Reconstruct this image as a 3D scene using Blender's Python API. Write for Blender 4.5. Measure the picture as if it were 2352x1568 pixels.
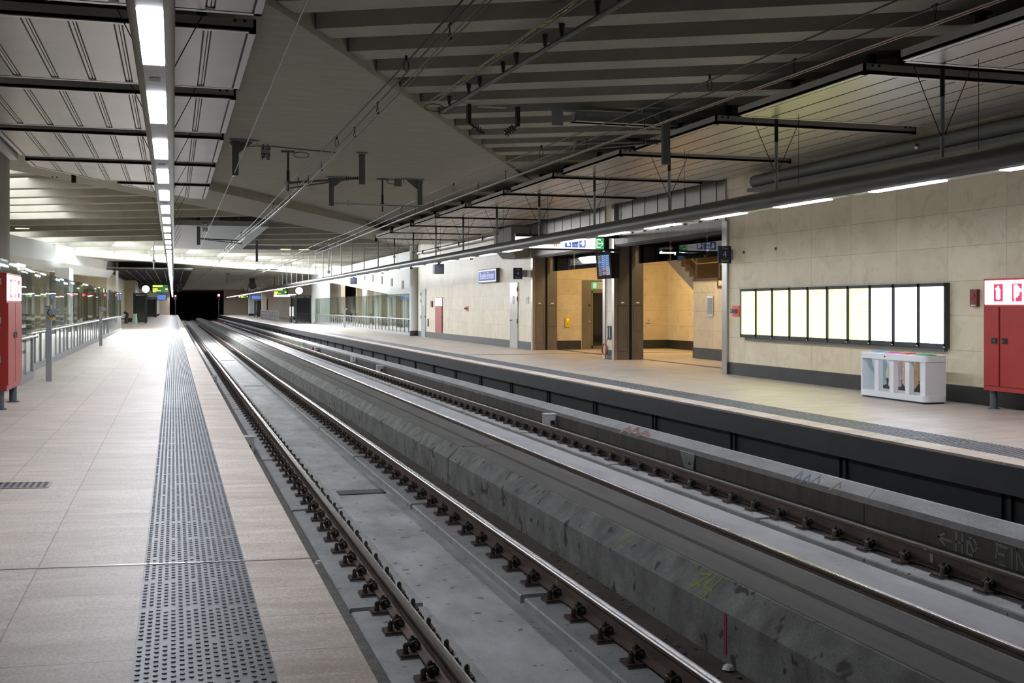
import bpy, bmesh, math, random
from mathutils import Vector, Matrix
random.seed(7)
PI = math.pi
SC = bpy.context.scene
COL = SC.collection
for o in list(bpy.data.objects):
    bpy.data.objects.remove(o)

# ------------------------------------------------------------------ camera, world, exposure
cam_d = bpy.data.cameras.new('camera')
cam = bpy.data.objects.new('camera', cam_d)
COL.objects.link(cam)
cam_d.sensor_width = 36.0
cam_d.lens = 2540.0 / 2352.0 * 36.0
cam_d.shift_y = -81.0 / 2352.0
cam_d.clip_start = 0.05
cam_d.clip_end = 600
YAW = math.atan(778 / 2540.0)
cam.location = (0, 0, 1.595)
cam.rotation_euler = (PI / 2, 0, -YAW)
SC.camera = cam

world = bpy.data.worlds.new('world')
SC.world = world
world.use_nodes = True
world.node_tree.nodes['Background'].inputs[0].default_value = (0.55, 0.62, 0.7, 1)
world.node_tree.nodes['Background'].inputs[1].default_value = 0.02
SC.view_settings.view_transform = 'Standard'
SC.view_settings.look = 'None'
SC.view_settings.exposure = 0.0
SC.view_settings.gamma = 1.0
SC.view_settings.use_curve_mapping = False

LAMP_TUBE = 72.0          # radiance of the tube diffusers
SKY_PANEL = 7.0          # radiance of the skylight glazing
POSTER = 4.5


def area_light(name, loc, size, power, color, rot=(0, 0, 0), spread=PI):
    l = bpy.data.lights.new(name, 'AREA')
    l.shape = 'RECTANGLE'
    l.size, l.size_y = size
    l.energy = power
    l.color = color
    l.spread = spread
    o = bpy.data.objects.new(name, l)
    COL.objects.link(o)
    o.location = loc
    o.rotation_euler = rot
    return o


BETA = math.radians(27.5)
SB, CB = math.sin(BETA), math.cos(BETA)


def uv(u, v):             # roof grid (turned 27.5 degrees against the tracks) -> plan
    return (u * SB + v * CB, u * CB - v * SB)


# daylight falling through the long skylight, and the warm lamps of the side hall
for u, w, ln in ((59, 1300, 9), (72, 2400, 14), (90, 1200, 16)):
    x, y = uv(u, -33.6)
    o = area_light('skylight_daylight', (x, y, 4.9), (ln, 1.0), w, (0.93, 0.97, 1.0))
    o.rotation_euler = Vector((CB * 0.85, -SB * 0.85, -1.0)).to_track_quat('-Z', 'Y').to_euler()
area_light('mezzanine_fill', (-5.2, 38, 5.3), (2.4, 20), 900, (0.95, 0.98, 1.0))  # added fill light brightening the room behind the left glass, no skylight above it
area_light('hall_lamp', (15.0, 35.5, 4.2), (1.6, 1.2), 125, (1.0, 0.67, 0.27))
area_light('hall_lamp', (16.8, 34.6, 4.2), (0.9, 1.6), 110, (1.0, 0.67, 0.28))
area_light('hall_lamp', (14.3, 28.5, 4.4), (0.8, 3.5), 140, (1.0, 0.72, 0.38))

# ------------------------------------------------------------------ materials
MATS = {}


def nt_new(name):
    m = bpy.data.materials.new(name)
    m.use_nodes = True
    nt = m.node_tree
    return m, nt, nt.nodes['Principled BSDF']


def N(nt, t, **kw):
    n = nt.nodes.new(t)
    for k, v in kw.items():
        if k in n.inputs:
            n.inputs[k].default_value = v
        else:
            setattr(n, k, v)
    return n


def pos(nt, scale=(1, 1, 1), loc=(0, 0, 0)):
    g = N(nt, 'ShaderNodeNewGeometry')
    mp = N(nt, 'ShaderNodeMapping')
    mp.inputs['Scale'].default_value = scale
    mp.inputs['Location'].default_value = loc
    nt.links.new(g.outputs['Position'], mp.inputs['Vector'])
    return mp.outputs[0]


def mat(name, c, rough=0.6, metal=0.0, c2=None, scale=3.0, stretch=(1, 1, 1), amount=1.0, bump=0.0, bscale=None,
        spots=None, spec=0.5, grain=0.0):
    """noise between two colours, optional dark spots and bump"""
    m, nt, b = nt_new(name)
    L = nt.links
    b.inputs['Roughness'].default_value = rough
    b.inputs['Metallic'].default_value = metal
    b.inputs['Specular IOR Level'].default_value = spec
    b.inputs['Base Color'].default_value = (*c, 1)
    v = pos(nt, stretch)
    if c2:
        n = N(nt, 'ShaderNodeTexNoise', Scale=scale, Detail=6.0, Roughness=0.6)
        L.new(v, n.inputs['Vector'])
        r = N(nt, 'ShaderNodeValToRGB')
        r.color_ramp.elements[0].position = 0.5 - 0.22 * amount
        r.color_ramp.elements[1].position = 0.5 + 0.22 * amount
        r.color_ramp.elements[0].color = (*c2, 1)
        r.color_ramp.elements[1].color = (*c, 1)
        L.new(n.outputs['Fac'], r.inputs['Fac'])
        out = r.outputs['Color']
        if grain:
            n2 = N(nt, 'ShaderNodeTexNoise', Scale=90.0, Detail=3.0)
            L.new(pos(nt), n2.inputs['Vector'])
            mr = N(nt, 'ShaderNodeMapRange')
            mr.inputs['From Min'].default_value = 0.3
            mr.inputs['From Max'].default_value = 0.7
            mr.inputs['To Min'].default_value = 1 - grain
            mr.inputs['To Max'].default_value = 1 + grain
            L.new(n2.outputs['Fac'], mr.inputs['Value'])
            mx = N(nt, 'ShaderNodeMix', data_type='RGBA', blend_type='MULTIPLY')
            mx.inputs[0].default_value = 1
            L.new(out, mx.inputs[6])
            L.new(mr.outputs[0], mx.inputs[7])
            out = mx.outputs[2]
        if spots:
            n3 = N(nt, 'ShaderNodeTexNoise', Scale=spots[0], Detail=2.0)
            L.new(pos(nt, spots[3] if len(spots) > 3 else (1, 1, 1)), n3.inputs['Vector'])
            r3 = N(nt, 'ShaderNodeValToRGB')
            r3.color_ramp.elements[0].position = spots[1]
            r3.color_ramp.elements[1].position = spots[1] + 0.04
            L.new(n3.outputs['Fac'], r3.inputs['Fac'])
            mx = N(nt, 'ShaderNodeMix', data_type='RGBA')
            L.new(r3.outputs['Color'], mx.inputs[0])
            L.new(out, mx.inputs[6])
            mx.inputs[7].default_value = (*spots[2], 1)
            out = mx.outputs[2]
        L.new(out, b.inputs['Base Color'])
    if bump:
        nb = N(nt, 'ShaderNodeTexNoise', Scale=bscale or scale * 6, Detail=4.0)
        L.new(v, nb.inputs['Vector'])
        bp = N(nt, 'ShaderNodeBump', Strength=bump, Distance=0.01)
        L.new(nb.outputs['Fac'], bp.inputs['Height'])
        L.new(bp.outputs[0], b.inputs['Normal'])
    MATS[name] = m
    return m


def tiles(name, c1, c2, mortar, w, h, axis, shift, offset=0.5, msize=0.004, rough=0.5, vein=None, tilevar=0.12, spec=0.5,
          nscale=2.0, nstretch=(1, 1, 1), grain=0.0):
    """slabs laid in a plane: axis = (i, j) world axes of the slab's long and short side"""
    m, nt, b = nt_new(name)
    L = nt.links
    b.inputs['Roughness'].default_value = rough
    b.inputs['Specular IOR Level'].default_value = spec
    g = N(nt, 'ShaderNodeNewGeometry')
    sx = N(nt, 'ShaderNodeSeparateXYZ')
    L.new(g.outputs['Position'], sx.inputs[0])
    cx = N(nt, 'ShaderNodeCombineXYZ')
    for k in (0, 1):
        ad = N(nt, 'ShaderNodeMath', operation='ADD')
        L.new(sx.outputs[axis[k]], ad.inputs[0])
        ad.inputs[1].default_value = -shift[k] + 400 * (w, h)[k] * (1 if k == 0 else 1)
        L.new(ad.outputs[0], cx.inputs[k])
    br = N(nt, 'ShaderNodeTexBrick')
    br.offset = offset
    br.squash = 1.0
    br.inputs['Scale'].default_value = 1.0
    br.inputs['Mortar Size'].default_value = msize
    br.inputs['Mortar Smooth'].default_value = 0.0
    br.inputs['Brick Width'].default_value = w
    br.inputs['Row Height'].default_value = h
    br.inputs['Color1'].default_value = (1 - tilevar, 1 - tilevar, 1 - tilevar, 1)
    br.inputs['Color2'].default_value = (1 + tilevar, 1 + tilevar, 1 + tilevar, 1)
    br.inputs['Mortar'].default_value = (*mortar, 1)
    L.new(cx.outputs[0], br.inputs['Vector'])
    n = N(nt, 'ShaderNodeTexNoise', Scale=nscale, Detail=8.0, Roughness=0.62, Distortion=0.6)
    L.new(pos(nt, nstretch), n.inputs['Vector'])
    r = N(nt, 'ShaderNodeValToRGB')
    r.color_ramp.elements[0].position = 0.32
    r.color_ramp.elements[1].position = 0.66
    r.color_ramp.elements[0].color = (*c2, 1)
    r.color_ramp.elements[1].color = (*c1, 1)
    L.new(n.outputs['Fac'], r.inputs['Fac'])
    out = r.outputs['Color']
    if vein:
        n2 = N(nt, 'ShaderNodeTexNoise', Scale=2.2, Detail=9.0, Roughness=0.78, Distortion=0.9)
        L.new(pos(nt, (1, 1, 1), (5, 9, 2)), n2.inputs['Vector'])
        r2 = N(nt, 'ShaderNodeValToRGB')
        e = r2.color_ramp.elements
        e[0].position, e[1].position = 0.52, 0.62
        e[0].color, e[1].color = (0, 0, 0, 1), (0.5, 0.5, 0.5, 1)
        x = e.new(0.72)
        x.color = (0.1, 0.1, 0.1, 1)
        L.new(n2.outputs['Fac'], r2.inputs['Fac'])
        mx = N(nt, 'ShaderNodeMix', data_type='RGBA')
        L.new(r2.outputs['Color'], mx.inputs[0])
        L.new(out, mx.inputs[6])
        mx.inputs[7].default_value = (*vein, 1)
        out = mx.outputs[2]
    if grain:
        n2 = N(nt, 'ShaderNodeTexNoise', Scale=70.0, Detail=3.0)
        L.new(pos(nt), n2.inputs['Vector'])
        mr = N(nt, 'ShaderNodeMapRange')
        mr.inputs['From Min'].default_value = 0.3
        mr.inputs['From Max'].default_value = 0.7
        mr.inputs['To Min'].default_value = 1 - grain
        mr.inputs['To Max'].default_value = 1 + grain
        L.new(n2.outputs['Fac'], mr.inputs['Value'])
        mx = N(nt, 'ShaderNodeMix', data_type='RGBA', blend_type='MULTIPLY')
        mx.inputs[0].default_value = 1
        L.new(out, mx.inputs[6])
        L.new(mr.outputs[0], mx.inputs[7])
        out = mx.outputs[2]
    mu = N(nt, 'ShaderNodeMix', data_type='RGBA', blend_type='MULTIPLY')
    mu.inputs[0].default_value = 1
    L.new(out, mu.inputs[6])
    L.new(br.outputs['Color'], mu.inputs[7])
    L.new(mu.outputs[2], b.inputs['Base Color'])
    MATS[name] = m
    return m


def emit(name, c, s, base=(0.05, 0.05, 0.05)):
    m, nt, b = nt_new(name)
    b.inputs['Base Color'].default_value = (*base, 1)
    b.inputs['Emission Color'].default_value = (*c, 1)
    b.inputs['Emission Strength'].default_value = s
    MATS[name] = m
    return m


def glass(name, tint, refl=1.0, rough=0.02):
    m, nt, b = nt_new(name)
    L = nt.links
    nt.nodes.remove(b)
    out = nt.nodes['Material Output']
    tr = N(nt, 'ShaderNodeBsdfTransparent')
    tr.inputs[0].default_value = (*tint, 1)
    gl = N(nt, 'ShaderNodeBsdfGlossy', Roughness=rough)
    gl.inputs[0].default_value = (1, 1, 1, 1)
    fr = N(nt, 'ShaderNodeFresnel', IOR=1.5)
    mx = N(nt, 'ShaderNodeMixShader')
    ml = N(nt, 'ShaderNodeMath', operation='MULTIPLY')
    ml.inputs[1].default_value = refl
    L.new(fr.outputs[0], ml.inputs[0])
    L.new(ml.outputs[0], mx.inputs[0])
    L.new(tr.outputs[0], mx.inputs[1])
    L.new(gl.outputs[0], mx.inputs[2])
    L.new(mx.outputs[0], out.inputs[0])
    MATS[name] = m
    return m


tiles('stone_floor', (0.66, 0.58, 0.505), (0.51, 0.44, 0.375), (0.55, 0.52, 0.5), 1.2, 0.6, (1, 0), (0.37, -0.165), 0.5, 0.0035, 0.5,
      tilevar=0.05, nscale=1.6, nstretch=(0.8, 3.5, 1), grain=0.22, spec=0.35)
tiles('stone_floor_right', (0.55, 0.48, 0.41), (0.41, 0.35, 0.29), (0.5, 0.48, 0.46), 1.2, 0.6, (1, 0), (0.2, 8.47), 0.5, 0.0035, 0.42,
      tilevar=0.05, nscale=1.6, nstretch=(0.8, 2.5, 1), grain=0.15, spec=0.45)
tiles('stone_edge', (0.72, 0.63, 0.54), (0.50, 0.40, 0.32), (0.5, 0.46, 0.42), 0.6, 3.0, (1, 0), (0.37, -1.0), 0.0, 0.0035, 0.55,
      tilevar=0.06, nscale=1.3, nstretch=(0.7, 3.0, 1), grain=0.22, spec=0.35)
mat('tactile', (0.155, 0.165, 0.175), 0.45, c2=(0.10, 0.105, 0.11), scale=2.0, grain=0.12)
tiles('stone_wall', (0.80, 0.71, 0.52), (0.69, 0.60, 0.42), (0.6, 0.58, 0.52), 1.39, 0.576, (1, 2), (15.7, 0.285), 0.0, 0.004, 0.42,
      vein=(0.58, 0.46, 0.27), tilevar=0.05, nscale=1.3)
tiles('stone_wall_fine', (0.86, 0.78, 0.60), (0.75, 0.67, 0.49), (0.75, 0.72, 0.66), 0.93, 0.576, (1, 2), (38.16, 0.285), 0.0, 0.004, 0.42,
      vein=(0.66, 0.55, 0.36), tilevar=0.05, nscale=1.3, nstretch=(1, 3, 1))
tiles('stone_wall_cross', (0.60, 0.52, 0.37), (0.50, 0.42, 0.29), (0.6, 0.57, 0.5), 1.2, 0.576, (0, 2), (13.4, 0.285), 0.0, 0.004, 0.42,
      vein=(0.42, 0.32, 0.18), tilevar=0.05, nscale=1.3)
mat('dado', (0.022, 0.024, 0.027), 0.4, c2=(0.036, 0.037, 0.038), scale=3.0)
mat('concrete_roof', (0.33, 0.325, 0.27), 0.8, c2=(0.27, 0.265, 0.22), scale=1.2, stretch=(1, 4, 1), bump=0.15, bscale=14)
mat('concrete_rib', (0.335, 0.325, 0.275), 0.8, c2=(0.285, 0.275, 0.23), scale=2.0, bump=0.08, bscale=20)
mat('concrete_white', (0.76, 0.78, 0.76), 0.7, c2=(0.70, 0.72, 0.70), scale=1.0)
mat('concrete_slab', (0.46, 0.465, 0.465), 0.5, c2=(0.20, 0.195, 0.185), scale=1.0, stretch=(2.0, 0.9, 1), amount=1.0, grain=0.14,
    spots=(6.5, 0.655, (0.10, 0.09, 0.082)), bump=0.15, bscale=30)
mat('concrete_pale', (0.44, 0.445, 0.45), 0.6, c2=(0.30, 0.30, 0.295), scale=1.3, stretch=(2, 0.7, 1), grain=0.1,
    spots=(3.2, 0.69, (0.18, 0.175, 0.17), (2.5, 0.6, 1)), bump=0.2, bscale=25)
mat('concrete_plinth', (0.35, 0.35, 0.34), 0.65, c2=(0.24, 0.235, 0.225), scale=3.0, grain=0.12, spots=(14, 0.68, (0.06, 0.055, 0.05)), bump=0.1)
mat('concrete_ridge', (0.25, 0.25, 0.232), 0.75, c2=(0.10, 0.095, 0.088), scale=2.6, stretch=(1.5, 1.3, 1), grain=0.3,
    spots=(5.0, 0.63, (0.05, 0.046, 0.042)), bump=0.3, bscale=22)
mat('concrete_walk', (0.155, 0.15, 0.135), 0.75, c2=(0.10, 0.095, 0.085), scale=1.4, stretch=(3, 0.4, 1), grain=0.12, bump=0.15)
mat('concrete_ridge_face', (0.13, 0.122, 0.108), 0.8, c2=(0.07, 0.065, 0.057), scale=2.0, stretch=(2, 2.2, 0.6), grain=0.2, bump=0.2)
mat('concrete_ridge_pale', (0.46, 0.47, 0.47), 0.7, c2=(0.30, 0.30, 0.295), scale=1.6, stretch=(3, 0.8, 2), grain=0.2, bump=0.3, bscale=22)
mat('dirt', (0.10, 0.085, 0.068), 0.95, c2=(0.05, 0.042, 0.034), scale=2.2, grain=0.3, bump=0.6, bscale=25)
mat('gravel', (0.17, 0.16, 0.145), 0.95, c2=(0.09, 0.085, 0.078), scale=9.0, grain=0.4, bump=0.8, bscale=50)
mat('steel_edge', (0.06, 0.063, 0.066), 0.5, c2=(0.045, 0.047, 0.05), scale=2.0)
mat('panel_dark', (0.045, 0.048, 0.05), 0.55, c2=(0.03, 0.032, 0.034), scale=2.0)
mat('rail_rust', (0.15, 0.105, 0.078), 0.6, 0.3, c2=(0.06, 0.042, 0.033), scale=8.0, stretch=(1, 0.3, 1), grain=0.2)
mat('rail_shine', (0.42, 0.40, 0.38), 0.27, 1.0, c2=(0.30, 0.28, 0.26), scale=6.0, stretch=(8, 0.1, 1))
mat('fastening_dark', (0.045, 0.04, 0.036), 0.55, 0.4, c2=(0.075, 0.055, 0.04), scale=30.0)
mat('plate_rust', (0.10, 0.056, 0.037), 0.8, 0.1, c2=(0.04, 0.028, 0.022), scale=20.0)
mat('pad_grey', (0.16, 0.17, 0.185), 0.7)
mat('bolt_grey', (0.16, 0.155, 0.14), 0.5, 0.6)
mat('alu', (0.44, 0.42, 0.405), 0.34, 0.85, c2=(0.37, 0.355, 0.345), scale=1.2)
mat('alu_frame', (0.52, 0.51, 0.49), 0.38, 0.8)
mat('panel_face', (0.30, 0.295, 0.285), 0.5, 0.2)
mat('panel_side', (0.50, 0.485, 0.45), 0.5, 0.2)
mat('groove', (0.02, 0.02, 0.022), 0.6)
mat('tube_grey', (0.16, 0.16, 0.155), 0.4, 0.45, c2=(0.13, 0.13, 0.125), scale=2.0)
mat('tube_plate', (0.42, 0.43, 0.43), 0.5, 0.2)
mat('steel', (0.50, 0.48, 0.46), 0.3, 1.0, c2=(0.42, 0.40, 0.38), scale=2.0, stretch=(6, 6, 0.6))
mat('steel_brown', (0.27, 0.25, 0.235), 0.36, 0.8, c2=(0.20, 0.185, 0.172), scale=1.5, stretch=(2, 2, 0.6))
mat('galv', (0.34, 0.36, 0.37), 0.45, 0.6, c2=(0.24, 0.26, 0.27), scale=8.0)
mat('galv_dark', (0.12, 0.13, 0.13), 0.5, 0.5)
mat('black', (0.012, 0.012, 0.013), 0.45)
mat('black_matte', (0.008, 0.008, 0.009), 0.9)
mat('wire', (0.035, 0.032, 0.03), 0.4, 0.7)
mat('wire_copper', (0.20, 0.155, 0.125), 0.3, 0.9)
mat('red', (0.42, 0.035, 0.028), 0.4, c2=(0.36, 0.028, 0.024), scale=2.0)
mat('red_dark', (0.20, 0.022, 0.025), 0.45)
mat('red_orange', (0.85, 0.13, 0.07), 0.45)
mat('pole_grey', (0.10, 0.115, 0.13), 0.5)
mat('post_grey', (0.33, 0.34, 0.36), 0.5, 0.2)
mat('white', (0.80, 0.82, 0.84), 0.4)
mat('white_wall', (0.72, 0.74, 0.73), 0.6)
mat('cream', (0.55, 0.47, 0.34), 0.5)
mat('navy', (0.012, 0.02, 0.055), 0.4)
mat('sign_grey', (0.42, 0.40, 0.36), 0.5)
mat('blue_sign', (0.03, 0.055, 0.32), 0.4)
mat('yellow', (0.75, 0.52, 0.02), 0.4)
mat('paper', (0.75, 0.75, 0.73), 0.7)
mat('paint_lime', (0.26, 0.36, 0.05), 0.8, c2=(0.16, 0.22, 0.04), scale=30.0)
mat('paint_white', (0.36, 0.36, 0.33), 0.8, c2=(0.15, 0.15, 0.135), scale=40.0, amount=1.4)
mat('paint_pink', (0.45, 0.02, 0.07), 0.8, c2=(0.18, 0.03, 0.04), scale=9.0)
mat('paint_red', (0.42, 0.17, 0.13), 0.8, c2=(0.30, 0.25, 0.23), scale=14.0, amount=0.5)
mat('paint_blue', (0.14, 0.2, 0.32), 0.8, c2=(0.26, 0.28, 0.3), scale=14.0, amount=0.5)
mat('brown_step', (0.10, 0.07, 0.042), 0.5)
mat('brass', (0.55, 0.36, 0.14), 0.35, 0.8)
mat('shelter', (0.018, 0.028, 0.03), 0.4, 0.2)
mat('cable_orange', (0.42, 0.12, 0.05), 0.5)
mat('taper_grey', (0.16, 0.16, 0.14), 0.6)
mat('conc_stair', (0.36, 0.35, 0.33), 0.7, c2=(0.29, 0.28, 0.26), scale=2.0)
mat('insulator', (0.05, 0.035, 0.03), 0.25)
mat('litter_white', (0.7, 0.7, 0.7), 0.8)
mat('pale_box', (0.52, 0.52, 0.50), 0.7, c2=(0.42, 0.42, 0.40), scale=6.0)
mat('black_reflect', (0.01, 0.012, 0.014), 0.08, spec=0.8)
emit('lamp', (0.86, 0.90, 1.0), LAMP_TUBE)
emit('skylight', (0.93, 0.97, 1.0), SKY_PANEL)
emit('lit_white', (0.93, 0.92, 1.0), 5.0)
emit('sign_lit', (1.0, 0.95, 0.93), 1.15)
emit('sign_blue', (0.10, 0.20, 0.60), 0.8)
emit('sign_green', (0.07, 0.48, 0.16), 0.9)
emit('sign_orange', (1.0, 0.55, 0.15), 0.9)
emit('sign_text', (0.60, 0.66, 0.50), 1.0)
emit('sym_red', (0.85, 0.03, 0.12), 0.9)
emit('station_blue', (0.045, 0.075, 0.42), 0.75)
emit('station_white', (0.85, 0.88, 1.0), 0.95)
emit('poster_yellow', (1.0, 1.0, 0.318), POSTER * 0.62)
emit('poster_line', (1.0, 0.85, 0.2), 1.0)
emit('poster_head', (0.72, 0.95, 0.62), 1.2)
emit('poster_white', (0.80, 0.88, 1.0), POSTER)
emit('screen_dark', (0.10, 0.10, 0.12), 0.9)
emit('screen_blue', (0.10, 0.26, 0.72), 0.9)
emit('screen_teal', (0.14, 0.24, 0.38), 0.9)
emit('screen_violet', (0.13, 0.14, 0.32), 0.9)
emit('screen_red', (0.70, 0.16, 0.2), 0.8)
emit('screen_pale', (0.30, 0.33, 0.42), 0.9)
emit('screen_text', (0.75, 0.85, 1.0), 0.9)
emit('board_yellow', (1.0, 0.95, 0.05), 2.2)
emit('board_green', (0.03, 0.2, 0.08), 0.8)
emit('signal_red', (1.0, 0.02, 0.05), 60.0)
emit('warm_lamp', (1.0, 0.75, 0.35), 14.0)
emit('clock_face', (0.95, 0.97, 1.0), 2.0)
emit('far_white', (0.9, 0.95, 1.0), 3.5)
glass('glass', (0.86, 0.91, 0.88), 0.62)
glass('glass_clear', (0.90, 0.92, 0.90), 1.6)
glass('glass_smoke', (0.86, 0.83, 0.78), 1.0)

for nm, c in (('bag_blue', (0.72, 0.91, 0.94)), ('bag_violet', (0.91, 0.88, 0.94)), ('bag_orange', (0.97, 0.74, 0.58)), ('bag_green', (0.76, 0.92, 0.80))):
    m, nt, b = nt_new(nm)
    nt.nodes.remove(b)
    d1, d2, d3 = N(nt, 'ShaderNodeBsdfDiffuse'), N(nt, 'ShaderNodeBsdfTranslucent'), N(nt, 'ShaderNodeBsdfTransparent')
    for dd in (d1, d2, d3):
        dd.inputs[0].default_value = (*c, 1)
    m1, m2 = N(nt, 'ShaderNodeMixShader'), N(nt, 'ShaderNodeMixShader')
    m1.inputs[0].default_value = 0.5
    m2.inputs[0].default_value = 0.25
    nt.links.new(d1.outputs[0], m1.inputs[1])
    nt.links.new(d2.outputs[0], m1.inputs[2])
    nt.links.new(m1.outputs[0], m2.inputs[1])
    nt.links.new(d3.outputs[0], m2.inputs[2])
    nt.links.new(m2.outputs[0], nt.nodes['Material Output'].inputs[0])
    MATS[nm] = m
for nm, c in (('lid_blue', (0.10, 0.42, 0.75)), ('lid_pink', (0.65, 0.15, 0.42)), ('lid_red', (0.70, 0.12, 0.14)), ('lid_green', (0.10, 0.52, 0.20))):
    mat(nm, c, 0.4)

# ------------------------------------------------------------------ mesh helpers
WL = {}


def tag(o, label=None, cat=None, group=None, kind=None):
    if label:
        o['label'] = label
    if cat:
        o['category'] = cat
    if group:
        o['group'] = group
    if kind:
        o['kind'] = kind
    return o


class MB:
    def __init__(self):
        self.v, self.f = [], []

    def add(self, vs, fs):
        b = len(self.v)
        self.v += [tuple(p) for p in vs]
        self.f += [tuple(i + b for i in q) for q in fs]
        return self

    def box(self, x0, x1, y0, y1, z0, z1):
        vs = [(x0, y0, z0), (x1, y0, z0), (x1, y1, z0), (x0, y1, z0), (x0, y0, z1), (x1, y0, z1), (x1, y1, z1), (x0, y1, z1)]
        return self.add(vs, [(3, 2, 1, 0), (4, 5, 6, 7), (0, 1, 5, 4), (1, 2, 6, 5), (2, 3, 7, 6), (3, 0, 4, 7)])

    def prism(self, poly, off):
        """poly: ordered 3D points of one end, off: vector to the other end"""
        n = len(poly)
        a = [Vector(p) for p in poly]
        b = [p + Vector(off) for p in a]
        nn = Vector((0, 0, 0))
        for i in range(n):
            nn += a[i].cross(a[(i + 1) % n])
        flip = nn.dot(Vector(off)) > 0
        fs = [tuple(range(n))[::-1], tuple(range(n, 2 * n))] + [(i, (i + 1) % n, (i + 1) % n + n, i + n) for i in range(n)]
        if not flip:
            fs = [q[::-1] for q in fs]
        return self.add(a + b, fs)

    def py(self, xz, y0, y1):
        return self.prism([(x, y0, z) for x, z in xz], (0, y1 - y0, 0))

    def px(self, yz, x0, x1):
        return self.prism([(x0, y, z) for y, z in yz], (x1 - x0, 0, 0))

    def pz(self, xy, z0, z1):
        return self.prism([(x, y, z0) for x, y in xy], (0, 0, z1 - z0))

    def bar(self, p, q, w, h=None, up=(0, 0, 1)):
        p, q = Vector(p), Vector(q)
        h = h or w
        d = (q - p).normalized()
        s = d.cross(Vector(up))
        if s.length < 1e-4:
            s = d.cross(Vector((0, 1, 0)))
        s.normalize()
        t = s.cross(d)
        c = [p + s * a * w / 2 + t * b * h / 2 for a, b in ((-1, -1), (1, -1), (1, 1), (-1, 1))]
        return self.prism(c, q - p)

    def tube(self, pts, r, n=8, closed=False):
        pts = [Vector(p) for p in pts]
        rings = []
        m = len(pts)
        prev = None
        for i, p in enumerate(pts):
            a = pts[i - 1] if (i > 0 or closed) else p
            b = pts[(i + 1) % m] if (i < m - 1 or closed) else p
            d = (b - a).normalized()
            s = prev - d * prev.dot(d) if prev is not None else d.orthogonal()
            if s.length < 1e-5:
                s = d.orthogonal()
            s.normalize()
            prev = s
            t = d.cross(s)
            rr = r[i] if isinstance(r, (list, tuple)) else r
            rings.append([p + s * math.cos(2 * PI * k / n) * rr + t * math.sin(2 * PI * k / n) * rr for k in range(n)])
        vs = [q for ring in rings for q in ring]
        fs = []
        for i in range(m if closed else m - 1):
            j = (i + 1) % m
            for k in range(n):
                k2 = (k + 1) % n
                fs.append((i * n + k, i * n + k2, j * n + k2, j * n + k))
        if not closed:
            fs.append(tuple(range(n))[::-1])
            fs.append(tuple((m - 1) * n + k for k in range(n)))
        return self.add(vs, fs)

    def cyl(self, p, q, r, n=12, r2=None):
        return self.tube([p, q], [r, r if r2 is None else r2], n)

    def sphere(self, c, r, n=10, sc=(1, 1, 1)):
        c = Vector(c)
        vs, fs = [], []
        m = n // 2
        for i in range(1, m):
            a = PI * i / m
            for k in range(n):
                b = 2 * PI * k / n
                vs.append(c + Vector((math.sin(a) * math.cos(b) * r * sc[0], math.sin(a) * math.sin(b) * r * sc[1], math.cos(a) * r * sc[2])))
        vs += [c + Vector((0, 0, r * sc[2])), c - Vector((0, 0, r * sc[2]))]
        T, B = len(vs) - 2, len(vs) - 1
        for i in range(m - 2):
            for k in range(n):
                fs.append((i * n + k, (i + 1) * n + k, (i + 1) * n + (k + 1) % n, i * n + (k + 1) % n))
        for k in range(n):
            fs.append((T, k, (k + 1) % n))
            fs.append((B, (m - 2) * n + (k + 1) % n, (m - 2) * n + k))
        return self.add(vs, fs)

    def text(self, s, origin, right, up, size, depth=0.004, align='CENTER', squeeze=1.0):
        cu = bpy.data.curves.new('txt', 'FONT')
        cu.body = s
        cu.size = 1.0
        cu.extrude = 0.0
        cu.align_x = align
        cu.align_y = 'CENTER'
        cu.resolution_u = 3
        ob = bpy.data.objects.new('txt', cu)
        me = bpy.data.meshes.new_from_object(ob)
        o, r, u = Vector(origin), Vector(right).normalized(), Vector(up).normalized()
        nn = r.cross(u)
        self.add([o + r * p.co.x * size * squeeze + u * p.co.y * size + nn * depth for p in me.vertices],
                 [tuple(q.vertices) for q in me.polygons])
        bpy.data.objects.remove(ob)
        bpy.data.curves.remove(cu)
        bpy.data.meshes.remove(me)
        return self

    def plate(self, c, right, up, w, h, t, r=0.0, n=5):
        """plate (rounded corners r) centred at c, thickness t along right x up"""
        c, rr, u = Vector(c), Vector(right).normalized(), Vector(up).normalized()
        nn = rr.cross(u)
        pts = []
        if r > 0:
            for sx, sy, a0 in ((1, 1, 0), (-1, 1, 90), (-1, -1, 180), (1, -1, 270)):
                for k in range(n):
                    a = math.radians(a0 + 90 * k / (n - 1))
                    pts.append((sx * (w / 2 - r) + r * math.cos(a), sy * (h / 2 - r) + r * math.sin(a)))
        else:
            pts = [(w / 2, h / 2), (-w / 2, h / 2), (-w / 2, -h / 2), (w / 2, -h / 2)]
        return self.prism([c + rr * x + u * y for x, y in pts], nn * t)

    def build(self, name, m, parent=None, smooth=False, loc=None):
        me = bpy.data.meshes.new(name)
        if parent is not None:
            base = WL[parent.name]
        else:
            if loc is None:
                xs = [p[0] for p in self.v]
                ys = [p[1] for p in self.v]
                zs = [p[2] for p in self.v]
                loc = ((min(xs) + max(xs)) / 2, (min(ys) + max(ys)) / 2, min(zs))
            base = Vector(loc)
        me.from_pydata([(p[0] - base[0], p[1] - base[1], p[2] - base[2]) for p in self.v], [], self.f)
        me.materials.append(MATS[m])
        if smooth:
            me.polygons.foreach_set('use_smooth', [True] * len(me.polygons))
            try:
                me.set_sharp_from_angle(angle=math.radians(40))
            except Exception:
                pass
        me.update()
        o = bpy.data.objects.new(name, me)
        COL.objects.link(o)
        if parent is not None:
            o.parent = parent
        else:
            o.location = base
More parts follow.
